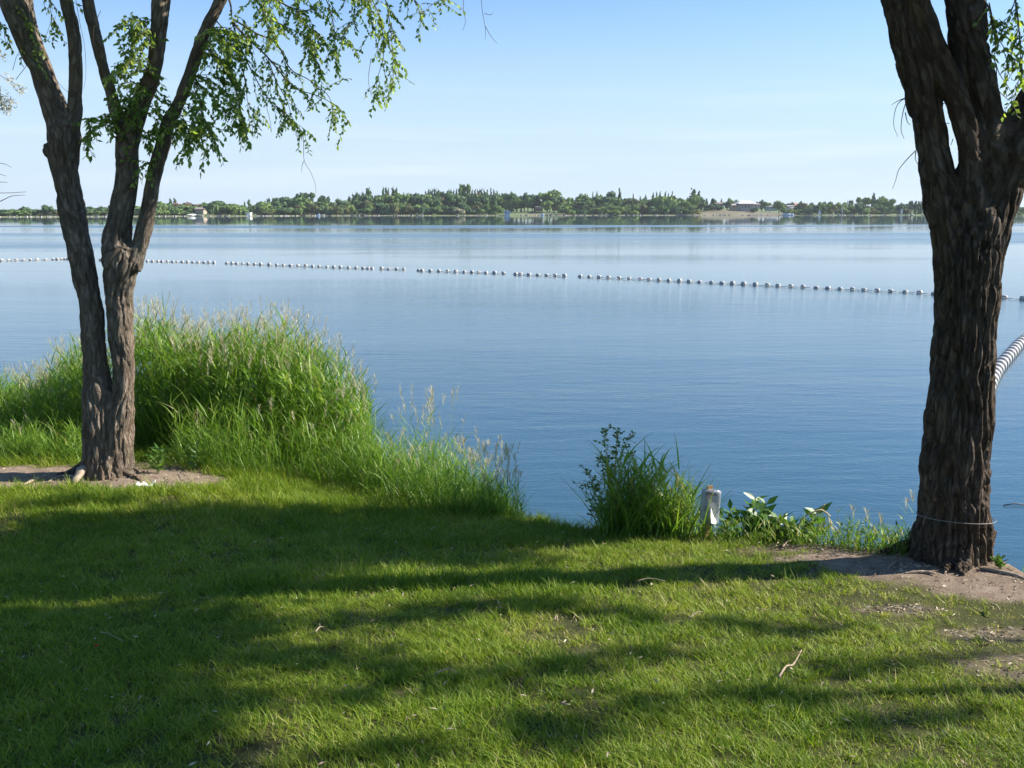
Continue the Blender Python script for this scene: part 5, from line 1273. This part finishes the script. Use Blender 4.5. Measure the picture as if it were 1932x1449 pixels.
row([(724, 353, 5), (729, 353, 6), (743, 353, 7), (748, 354, 7)], 'poplar', 'dark', 38); T_(734, 354, 3.5, 'poplar', 'brown', 30, birch=True); row([(726, 368, 14), (745, 368, 16)], 'poplar', 'green', 30)
row([(731, 384, 18), (744, 384, 14), (748, 392, 12)], 'round', 'green', 10); T_(757, 373, 14, 'round', 'dark', 28); T_(763, 366, 8, 'conifer', 'dark', 36)
row([(768, 364, 4), (773, 364, 5), (777, 366, 4)], 'poplar', 'dark', 46); row([(774, 373, 22), (790, 366, 16), (798, 366, 14), (800, 378, 20), (784, 382, 24)], 'round', 'dark', 36)
row([(804, 360, 4), (809, 357, 4), (812, 357, 3.5), (816, 356, 4), (820, 355, 4.5), (824, 357, 4), (827, 357, 4), (848, 357, 4), (852, 357, 4), (856, 358, 4), (862, 356, 4), (868, 355, 5), (882, 356, 4), (886, 357, 4), (891, 357, 4), (897, 356, 4), (902, 357, 4), (905, 356, 4), (909, 355, 4.5), (914, 357, 4)], 'poplar', 'dark', 78, group='row of slim poplars along the far skyline', label='one of the evenly spaced slim dark poplars in the skyline row on the far shore')
row([(836, 359, 16), (846, 364, 18), (825, 366, 18), (812, 368, 18), (860, 366, 20)], 'round', 'dark', 55); T_(875, 351, 15, 'open', 'light', 50, label='tallest pale-green loose tree in the middle of the far treeline'); T_(868, 366, 20, 'round', 'dark', 44); T_(881, 372, 20, 'round', 'green', 34)
row([(920, 361, 10), (926, 358, 9), (932, 359, 10), (938, 361, 9)], 'conifer', 'dark', 62)
row([(824, 376, 10), (832, 374, 12), (842, 373, 14), (852, 377, 14), (893, 366, 12), (902, 367, 12), (858, 383, 10)], 'open', 'brown', 34); T_(829, 381, 18, 'round', 'yellow', 22)
row([(770, 390, 22), (790, 388, 20), (804, 385, 16), (754, 391, 14)], 'round', 'green', 10); T_(774, 386, 18, 'round', 'olive', 18)
row([(812, 390, 18), (826, 389, 20), (840, 385, 18), (847, 384, 14), (858, 392, 18), (884, 388, 20), (893, 390, 16)], 'bush', 'dark', 6); T_(868, 390, 14, 'bush', 'pale', 4)
T_(876, 384, 18, 'round', 'green', 20); T_(908, 389, 9, 'conifer', 'olive', 6)
row([(925, 367, 40), (912, 374, 24), (940, 376, 22)], 'round', 'green', 30); T_(904, 380, 22, 'round', 'dark', 22)
row([(947, 367, 14), (956, 368, 14), (976, 367, 12)], 'open', 'dark', 46); T_(964, 363, 12, 'conifer', 'dark', 44); row([(960, 376, 26), (974, 378, 24), (948, 382, 18)], 'round', 'green', 28)
T_(989, 362, 10, 'round', 'dark', 42); T_(984, 371, 16, 'round', 'dark', 30); row([(996, 367, 24), (1008, 367, 20), (1004, 374, 22)], 'round', 'dark', 28); T_(1018, 378, 16, 'round', 'green', 40)
T_(1037, 361, 36, 'round', 'green', 24); T_(1032, 380, 22, 'round', 'green', 14); T_(1056, 372, 22, 'round', 'light', 26); T_(1066, 374, 14, 'open', 'olive', 40); T_(1062, 385, 22, 'bush', 'green', 5); T_(1070, 388, 14, 'bush', 'light', 4)
row([(1080, 372, 18), (1094, 366, 18), (1104, 369, 16), (1086, 378, 16)], 'round', 'green', 44); T_(1118, 364, 8, 'conifer', 'green', 36); T_(1126, 362, 9, 'conifer', 'green', 34); T_(1134, 368, 14, 'round', 'green', 38)
T_(1099, 381, 26, 'round', 'dark', 8); T_(1088, 384, 14, 'round', 'brown', 20); T_(1112, 372, 20, 'round', 'dark', 30); T_(1120, 379, 5, 'open', 'pale', 6, birch=True, label='bare whitish birch trunk standing right at the far waterline'); T_(1132, 384, 7, 'poplar', 'olive', 6, birch=True)
T_(1142, 372, 20, 'round', 'dark', 24); T_(1150, 361, 22, 'round', 'dark', 30); T_(1168, 358, 15, 'conifer', 'dark', 34); T_(1162, 374, 24, 'round', 'dark', 28); T_(1146, 384, 20, 'round', 'dark', 14)
row([(1160, 386, 26), (1180, 388, 24), (1150, 392, 18)], 'bush', 'light', 5); row([(1185, 374, 18), (1200, 376, 18), (1212, 373, 14)], 'round', 'olive', 26); T_(1194, 367, 7, 'conifer', 'olive', 30); T_(1207, 372, 9, 'conifer', 'dark', 36); T_(1198, 385, 24, 'bush', 'green', 8)
row([(1217, 370, 12), (1231, 365, 10), (1238, 364, 9), (1244, 363, 9), (1254, 363, 10), (1260, 366, 8), (1267, 364, 9)], 'conifer', 'dark', 36); T_(1228, 378, 16, 'round', 'dark', 20)
T_(1246, 369, 36, 'willow', 'green', 14); T_(1262, 370, 30, 'willow', 'green', 12); T_(1272, 368, 14, 'round', 'olive', 26); T_(1285, 376, 20, 'round', 'green', 18); T_(1296, 380, 18, 'round', 'green', 12); T_(1230, 388, 24, 'bush', 'dark', 5); T_(1300, 388, 16, 'willow', 'light', 7); T_(1311, 393, 14, 'bush', 'yellow', 6)
T_(1280, 391, 18, 'bush', 'green', 6); T_(1307, 357, 26, 'conifer', 'dark', 30, label='big lone dark pine rising above the far bank'); T_(1317, 363, 20, 'conifer', 'dark', 34); T_(1296, 374, 10, 'conifer', 'dark', 34); T_(1322, 374, 12, 'round', 'dark', 26)
T_(1332, 376, 11, 'conifer', 'dark', 26); T_(1345, 375, 12, 'round', 'dark', 48); T_(1360, 376, 8, 'conifer', 'dark', 50); T_(1378, 374, 12, 'round', 'green', 60); T_(1387, 377, 8, 'round', 'green', 60); row([(1344, 385, 18), (1356, 386, 18), (1338, 388, 14)], 'bush', 'dark', 22); T_(1371, 381, 14, 'round', 'dark', 26)
T_(1424, 391, 12, 'bush', 'dark', 14); row([(1436, 379, 10), (1444, 381, 10), (1428, 381, 8)], 'round', 'dark', 90); T_(1452, 382, 14, 'round', 'green', 70); T_(1469, 379, 19, 'round', 'green', 20); T_(1478, 388, 10, 'bush', 'green', 12)
row([(1494, 382, 8), (1508, 383, 12), (1518, 384, 12), (1530, 383, 12), (1546, 384, 12), (1552, 382, 9), (1486, 384, 10)], 'round', 'dark', 120); row([(1490, 394, 12), (1506, 394, 14), (1498, 397, 10)], 'bush', 'light', 7); T_(1522, 388, 15, 'round', 'light', 12); T_(1532, 393, 10, 'bush', 'green', 8)
T_(1564, 381, 13, 'round', 'dark', 60); T_(1554, 396, 12, 'bush', 'green', 8); row([(1580, 384, 14), (1592, 382, 12), (1604, 384, 12), (1616, 386, 12), (1624, 385, 12)], 'round', 'green', 60); T_(1597, 379, 4, 'conifer', 'green', 62); T_(1605, 380, 6, 'open', 'olive', 62)
row([(1578, 392, 12), (1588, 391, 12)], 'bush', 'pale', 10); row([(1600, 391, 15), (1614, 394, 13)], 'bush', 'light', 8); row([(1627, 392, 15), (1642, 395, 13), (1638, 387, 18)], 'bush', 'olive', 10)
T_(1632, 375, 21, 'open', 'green', 40); T_(1646, 364, 6.5, 'poplar', 'dark', 36, label='lone slim poplar, the tallest tree of the right-hand shore'); T_(1662, 373, 22, 'round', 'green', 34); T_(1677, 377, 18, 'round', 'green', 30); T_(1652, 386, 16, 'round', 'dark', 20); row([(1655, 397, 12), (1668, 395, 14), (1682, 395, 14), (1692, 396, 10)], 'bush', 'light', 8)
row([(1694, 387, 14), (1707, 386, 14)], 'round', 'dark', 60); T_(1718, 379, 12, 'round', 'dark', 26); row([(1725, 379, 6), (1732, 380, 5), (1737, 380, 5), (1742, 380, 5), (1748, 380, 5.5), (1754, 379, 6), (1761, 380, 6)], 'poplar', 'dark', 28)
row([(1900, 392, 14), (1914, 391, 14), (1928, 393, 16), (1944, 391, 16), (1962, 392, 18)], 'round', 'dark', 25); row([(1908, 399, 12), (1922, 400, 12), (1938, 399, 12)], 'bush', 'green', 5)
row([(1780, 385, 18), (1800, 383, 20), (1822, 386, 18), (1845, 384, 20), (1868, 387, 18), (1886, 390, 16)], 'round', 'dark', 28)
# beyond both picture edges the shore goes on
for px in list(range(-260, -14, 16)) + list(range(1980, 2240, 17)):
    T_(px, 396 + random.uniform(-7, 4), random.uniform(16, 24), 'round', random.choice(['dark', 'green', 'olive']), 30)
SKY_X = [0, 110, 210, 300, 380, 415, 470, 510, 575, 592, 609, 625, 650, 690, 745, 800, 875, 920, 990, 1022, 1040, 1072, 1110, 1150, 1200, 1250, 1285, 1310, 1330]
SKY_Y = [398, 402, 390, 386, 385, 381, 388, 376, 369, 385, 374, 385, 380, 366, 362, 366, 362, 364, 366, 380, 364, 378, 370, 366, 376, 370, 380, 366, 384]
random.seed(77)
for px in np.arange(6, 1330, 13.0):
    if 1008 < px < 1028: continue
    t_ = float(np.interp(px, SKY_X, SKY_Y)); T_(px + random.uniform(-4, 4), t_ + random.uniform(1, 7), random.uniform(18, 27), 'round', random.choice(['dark', 'dark', 'green']), random.uniform(18, 32))
for px in list(np.arange(4, 940, 11.0)) + list(np.arange(1080, 1300, 11.0)) + list(np.arange(1500, 1716, 13.0)):
    if 352 < px < 392 or 462 < px < 480 or 946 < px < 968: continue
    T_(px + random.uniform(-4, 4), random.choice([random.uniform(381, 390), random.uniform(388, 398)]) + (7 if px < 300 else 0), random.uniform(12, 26), random.choice(['bush', 'round', 'willow']), random.choice(['dark', 'dark', 'green', 'light', 'olive']), random.uniform(3, 12))
used = {}
for k_, (p0, nm_) in enumerate(LAND): pass
queue_l = []
for q in queue:
    base = min(LAND, key=lambda l: abs(l[0] - q['px'])); q['lm'] = base; q['sd'] = 'left' if q['px'] < base[0] else 'right'; queue_l.append(q)
cnt = {}
for q in sorted(queue, key=lambda q: abs(q['px'] - q['lm'][0])):
    if q['label']: continue
    key = (q['lm'], q['sd'], q['kind'] if q['kind'] != 'open' else 'open', q['col']); c_ = cnt.get(key, 0); cnt[key] = c_ + 1
    q['label'] = f"{ORD[min(c_, 16)]}{CW[q['col']]} {WORDS[(q['kind'], 0)]} {'leftwards' if q['sd'] == 'left' else 'rightwards'} from the {q['lm'][1]}"
for q in queue:
    D = pxD(q['px']) + q['back']; x_ = (q['px'] - CX) / F * (D * math.cos(PITCH) + 1)
    zb = max(fz(x_, D), .15); zt = on_plane(q['px'], q['top'] - (2.4 if q['kind'] in ('poplar', 'conifer') else 1.2), D).z; h = max(2.0, zt - zb); w_ = q['w'] * D / F * .5 / {'round': .50, 'poplar': .33, 'conifer': .44, 'bush': .52, 'willow': .52, 'open': .52}[q['kind']]
    r_ = empty(NAMES[q['kind']], (x_, D, zb), q['label'], 'bush' if q['kind'] == 'bush' else 'tree', q['group'], rz=random.uniform(0, 6.28)); r_.scale = (w_, w_, h)
    o_ = bpy.data.objects.new('crown', random.choice(CR[q['kind']])); link(o_, r_); o_.material_slots[0].link = 'OBJECT'; o_.material_slots[0].material = MT[q['col']]
    tall = q['kind'] in ('round', 'open') and h > 6 and q['back'] < 36
    if tall: o_.location.z = .12; o_.scale.z = .88
    if q['kind'] not in ('bush',) or q['birch']:
        t_ = bpy.data.objects.new('trunk', ME_TR); link(t_, r_); t_.material_slots[0].link = 'OBJECT'; t_.material_slots[0].material = M_birch if q['birch'] else M_ftrunk
        if q['birch']: t_.scale = (2.4 / max(1, w_) * 2, 2.4 / max(1, w_) * 2, 1.55); o_.location.z = .3; o_.scale = (.7, .7, .7) if q['kind'] == 'poplar' else (.5, .5, .6)
        else: s_ = 9.0 / max(w_, 3); t_.scale = (s_, s_, 1)

# houses
def at_far(px, back):
    D = pxD(px) + back; x_ = (px - CX) / F * (D * math.cos(PITCH) + 1)
    return x_, D, D * math.cos(PITCH) / F
M_glass = simple('dark_glass', (.03, .04, .05), .15, spec=.6)
def house(px, ytop, ybase, wpx, back, wall, roofc, label, depth=8, roof='hip', rz=0.0, win=3, storeys=1, name='house', door=False, roof_frac=.38, over=.5, cat='house', columns=0):
    x_, D, k_ = at_far(px, back); zg = fz(x_, D); zb = zg if ybase is None else on_plane(px, ybase, D).z; zt = on_plane(px, ytop, D).z; W = wpx * k_; H = zt - zb; hw = H * (1 - roof_frac)
    r_ = empty(name, (x_, D, zb), label, cat, rz=0); o = np.array([x_, D, zb])
    mw, mr = simple('wall_paint', wall, .8, .08, .5), simple('roof_cover', roofc, .8, .12, .8)
    G = Geo(); G.box((x_, D, zb + hw / 2 - .6), (W, depth, hw + 1.2), rz); G.obj('wall', mw, r_)
    ca, sa = math.cos(rz), math.sin(rz); L = lambda a, b_, c: (x_ + a * ca - b_ * sa, D + a * sa + b_ * ca, zb + c)
    a_, b2 = W / 2 + over, depth / 2 + over; rh = H - hw; G = Geo()
    ra = a_ * {'hip': .45, 'gable': 1.0, 'flat': 1.0}[roof]
    if roof == 'flat': G.box((x_, D, zb + hw + rh / 2), (2 * a_, 2 * b2, rh), rz)
    else:
        P_ = [L(-a_, -b2, hw - .1), L(a_, -b2, hw - .1), L(a_, b2, hw - .1), L(-a_, b2, hw - .1), L(-a_, -b2, hw + .12), L(a_, -b2, hw + .12), L(a_, b2, hw + .12), L(-a_, b2, hw + .12), L(-ra, 0, H), L(ra, 0, H)]
        G.add(P_, [(0, 3, 2, 1), (0, 1, 5, 4), (1, 2, 6, 5), (2, 3, 7, 6), (3, 0, 4, 7), (4, 5, 9, 8), (6, 7, 8, 9), (5, 6, 9), (7, 4, 8)])
    G.obj('roof', mr, r_)
    sh = hw / storeys
    for s_ in range(storeys):
        for i in range(win):
            u = -W / 2 + W * (i + .5) / win; ww = W / win * .5; G = Geo(); c = L(u, -depth / 2 - .02, sh * s_ + sh * .55); G.box(c, (ww, .08, sh * .5), rz); f_ = G.obj('window', M_glass, r_)
            G = Geo()
            for du, dz_, sx, sz in ((-ww / 2, 0, .10, sh * .55), (ww / 2, 0, .10, sh * .55), (0, sh * .27, ww + .1, .1), (0, -sh * .27, ww + .1, .1)): G.box((c[0] + du * ca, c[1] + du * sa - .05, c[2] + dz_), (sx, .08, sz), rz)
            fr = G.obj('window_frame', M_white, r_)
    if columns:
        for i in range(columns):
            u = -W * .02 + W * .52 * i / (columns - 1); G = Geo(); c = L(u, -depth / 2 - over + .25, hw / 2); G.box(c, (.28, .28, hw), rz); G.obj('column', mw, r_)
    return r_
M_white = simple('white_trim', (.75, .75, .73), .6)
house(382, 391, 401.5, 15, 20, (.38, .31, .25), (.25, .20, .18), 'tan two-storey house with brown roof among trees on the left far shore', roof='gable', storeys=2, win=3)
house(361, 403.5, 408, 9, 4, (.55, .54, .52), (.72, .72, .72), 'low pale-roofed boathouse just below the brown-roofed house', depth=5, win=1, roof='gable', name='boathouse', roof_frac=.5)
house(470.5, 401, 405.6, 8, 3, (.80, .80, .80), (.70, .70, .68), 'small bright white boathouse standing alone at the far waterline', depth=4, win=0, roof='flat', name='boathouse', roof_frac=.12, over=.1)
house(1017, 388, 394.5, 13, 22, (.24, .15, .11), (.42, .35, .27), 'low lodge with tan roof between two big round trees', roof='hip', win=3, roof_frac=.45)
house(1046, 389.8, 393.5, 9, 24, (.30, .20, .14), (.55, .50, .42), 'small brown shed with light roof right of the big round tree', roof='gable', win=2, roof_frac=.4)
house(957, 397.5, 404.5, 11, 2, (.45, .55, .66), (.34, .42, .52), 'small blue-white waterside shed below the green lawn', depth=4, roof='flat', win=2, name='shed', roof_frac=.15, over=.2, cat='shed')
house(1404, 378.5, 395.5, 24, 24, (.52, .46, .42), (.62, .60, .54), 'large pale house with white hipped roof and tall dark windows on the bare slope', roof='hip', win=4, storeys=1, roof_frac=.36, over=2.0, depth=12, columns=4)
house(1352, 381.5, 389, 20, 50, (.30, .25, .22), (.34, .26, .22), 'brown-roofed house behind the dark trees left of the white-roofed house', roof='hip', win=3)
house(1385, 385, 392, 15, 40, (.50, .42, .34), (.42, .35, .28), 'tan outbuilding touching the left side of the white-roofed house', roof='gable', win=2)
for px, yt, yb, w_, bk_, wl_, rf_, lab in ((1424, 384, 390, 12, 75, (.48, .38, .33), (.32, .23, .20), 'reddish-roofed house just right of the white-roofed house'), (1455, 388, 394, 16, 60, (.34, .34, .36), (.24, .23, .25), 'long grey-roofed house left of the green tree by the boat'),
    (1486, 387, 394, 14, 60, (.45, .42, .40), (.30, .28, .30), 'grey-roofed house right of the green tree, above the motorboat'), (1496, 382.5, 387, 10, 150, (.50, .38, .30), (.42, .25, .18), 'distant red-roofed house on the skyline'), (1494, 391.5, 395.5, 7, 36, (.70, .68, .62), (.55, .52, .48), 'small cream gable below the grey-roofed house'),
    (1540, 388.5, 393, 13, 90, (.50, .48, .46), (.38, .30, .26), 'brown-roofed house in the middle of the distant housing'), (1553.5, 387, 390.5, 7, 100, (.78, .77, .74), (.66, .65, .64), 'bright white cottage on the distant slope'), (1541, 395.5, 400, 12, 30, (.55, .55, .55), (.48, .48, .50), 'low pale-roofed house near the waterline, by the white sail shape'),
    (1572, 394, 398, 20, 36, (.32, .38, .42), (.26, .31, .35), 'long blue-grey building behind the pale bushes'), (1514, 392, 397, 12, 44, (.40, .33, .30), (.33, .24, .21), 'dull brown house between light green waterside bushes'), (1680, 389, 394, 10, 70, (.48, .38, .33), (.36, .26, .22), 'brown house behind the right-hand treeline'), (1708, 398, 402, 10, 30, (.40, .32, .30), (.33, .26, .24), 'low reddish house by the small white post')):
    house(px, yt, None if bk_ > 100 else yb, w_, bk_, wl_, rf_, lab, roof='hip' if int(px) % 2 else 'gable', win=2)
# dome-roofed pale shed at the far left
x_, D, k_ = at_far(26, 5); zb = fz(x_, D); r_ = empty('dome_shelter', (x_, D, zb), 'small white rounded shelter on the shore at the far left end', 'shelter')
G = Geo(); nseg = 9; Wd = 4.2 * k_; P_ = []
for yv in (0, 3.0):
    for i in range(nseg + 1): a = math.pi * i / nseg; P_.append((x_ + Wd * math.cos(a), D + yv, zb + Wd * .95 * math.sin(a)))
G.add(P_, [(i, i + 1, i + nseg + 2, i + nseg + 1) for i in range(nseg)] + [tuple(range(nseg + 1)), tuple(range(2 * nseg + 1, nseg, -1))]); G.obj('shell', M_white, r_)
G = Geo(); G.box((x_, D - .03, zb + Wd * .3), (Wd * .5, .05, Wd * .6)); G.obj('door', M_glass, r_)
# docks, boats and small waterside things
def dock(px, wpx, label, col=(.42, .37, .31), zt=.55, deep=2.5, off=-2.0, posts=3):
    x_, D, k_ = at_far(px, off); r_ = empty('dock', (x_, D, 0), label, 'dock'); W = wpx * k_; mw = simple('dock_boards', col, .8, .15, 2)
    nb = max(4, int(W / .8))
    G = Geo(); G.box((x_, D, zt - .09), (W, deep * .9, .08)); G.obj('deck_frame', mw, r_)
    proto = None
    G = Geo()
    for i in range(nb): G.box((x_ - W / 2 + W * (i + .5) / nb, D, zt), (W / nb * .9, deep, .07))
    G.obj('boards', mw, r_)['kind'] = 'stuff'
    for i in range(posts):
        G = Geo(); G.box((x_ - W / 2 + W * i / (posts - 1), D - deep / 2 + .1, zt / 2 - .4), (.18, .18, zt + 1.3)); G.obj('post', mw, r_)
    return r_
dock(1425, 16, 'bright white dock below the white-roofed house', (.78, .78, .78), .9, 3); dock(377, 14, 'long pale dock at the foot of the brown-roofed house', (.50, .46, .42)); dock(425, 18, 'low dock under dark trees left of the white boathouse', (.48, .40, .36)); dock(577, 15, 'reddish dock under the trees left of the split-crown tree', (.45, .26, .20), .8)
dock(608, 9, 'white swim dock below the split-crown tree', (.72, .73, .75), .5); dock(745, 10, 'small brown dock under the twin poplar group', (.40, .28, .22), .9); dock(793, 9, 'small pale dock between dark bushes', (.50, .45, .40), .9); dock(1040, 18, 'crooked pale dock below the tan-roofed lodge', (.52, .47, .40), 1.0); dock(1120, 18, 'flat grey dock at the foot of the birch trunks', (.36, .34, .30), .4); dock(908, 12, 'grey dock at the foot of the green lawn', (.42, .38, .33), .5)
dock(1290, 24, 'low grey dock along the water left of the bare slope', (.35, .33, .30), .3); dock(672, 14, 'grey dock below the dark poplars', (.40, .38, .34), .5)
def boat(px, lpx, label, off=-3, col=(.75, .76, .78), cab=True, rz=0.0):
    x_, D, k_ = at_far(px, off); L_ = lpx * k_; r_ = empty('motorboat', (x_, D, 0), label, 'boat'); G = Geo(); n_ = 9; V = []; Fc = []
    for i in range(n_):
        t = i / (n_ - 1); hw_ = L_ * .16 * (1 - max(0, (t - .55) / .45) ** 2) + .03; zt = .75 + .35 * t
        for a, z in ((-hw_, zt), (-hw_ * .75, .15), (0, -.25 + .3 * t ** 3), (hw_ * .75, .15), (hw_, zt)): V.append((x_ - L_ / 2 + L_ * t, D + a, z))
    for i in range(n_ - 1):
        for j in range(4): a = i * 5 + j; Fc.append((a, a + 1, a + 6, a + 5))
        Fc.append((i * 5, i * 5 + 5, i * 5 + 9, i * 5 + 4))
    Fc.append((0, 4, 3, 2, 1)); Fc.append(tuple(range((n_ - 1) * 5, n_ * 5))); G.add(V, Fc); G.obj('hull', simple('boat_paint', col, .35), r_)
    if cab:
        G = Geo(); G.box((x_ - L_ * .05, D, 1.15), (L_ * .28, L_ * .2, .75), taper=.75); G.obj('cabin', M_glass, r_)
        G = Geo(); G.box((x_ - L_ * .06, D, 1.58), (L_ * .3, L_ * .22, .08)); G.obj('canopy', simple('canopy', (.12, .25, .5), .7), r_)
boat(1483, 17, 'white motorboat with blue canopy moored off the sandy slope'); boat(1494, 6, 'small open white boat beside the moored motorboat', cab=False); boat(1068, 1, 'tiny pale boat', cab=False) if False else None
boat(200 + 6, 6, 'small white boat between the stems of the grey elm', cab=False); boat(601, 6, 'tiny open white boat by the swim dock', cab=False, off=-5); boat(1023, 7, 'small white boat at the crooked dock', cab=False, off=-5)
x_, D, k_ = at_far(1545, 1); G = Geo(); G.add([(x_ - .9, D, .3), (x_ + .9, D, .3), (x_ + .25, D, 3.3), (x_ - .9, D + .3, .3), (x_ + .9, D + .3, .3), (x_ + .25, D + .3, 3.3)], [(0, 1, 2), (5, 4, 3), (0, 3, 4, 1), (1, 4, 5, 2), (2, 5, 3, 0)])
tag(G.obj('folded_sail', M_white, None, origin=(x_, D, 0)), 'small white pointed sail shape standing at the waterline', 'sail')
x_, D, k_ = at_far(1700, 4); zb = fz(x_, D); G = Geo(); G.box((x_, D, zb + 1.3), (.9, .9, 3.2), taper=.8); tag(G.obj('white_post', M_white, None, origin=(x_, D, zb)), 'small white post at the waterline left of the poplar row', 'post')
x_, D, k_ = at_far(1588, 3); zb = fz(x_, D); G = Geo(); G.tube([Vector((x_, D, zb - .5)), Vector((x_, D, zb + 4)), Vector((x_, D, zb + 6))], [.14, .1, .06], 6); tag(G.obj('mast', M_white, None, origin=(x_, D, zb)), 'thin pale mast in front of the whitish bushes', 'mast')
# rocks along the far waterline
n = 420; G = Geo()
for i in range(n):
    px = random.uniform(-40, 1970); x_, D, k_ = at_far(px, random.uniform(-1.5, .5)); s_ = random.uniform(.3, .9); G.box((x_, D, .12), (s_ * 1.5, s_, s_ * .8), random.uniform(0, 3), random.random(), .7)
tag(G.obj('shore_rocks', simple('shore_rock', (.30, .28, .25), .9, .3, 1)), 'pale rocks along the far waterline', 'rocks', kind='stuff')
# distant wooded rise seen faintly behind the houses on the right and at the left end
V = []; Fc = []; T = []
print('objects', len(bpy.data.objects))

# ------------------------------------------------------------------ the air between here and the far shore
m, ns, ls = mat('haze'); pv = ns.new('ShaderNodeVolumePrincipled'); pv.inputs['Color'].default_value = (.86, .92, 1, 1); pv.inputs['Density'].default_value = .00013; pv.inputs['Anisotropy'].default_value = .2
o = ns.new('ShaderNodeOutputMaterial'); ls.new(pv.outputs[0], o.inputs['Volume'])
G = Geo(); G.box((0, 0, 17.5), (6200, 6200, 45)); tag(G.obj('haze', m), 'thin pale summer haze over the lake', kind='stuff')
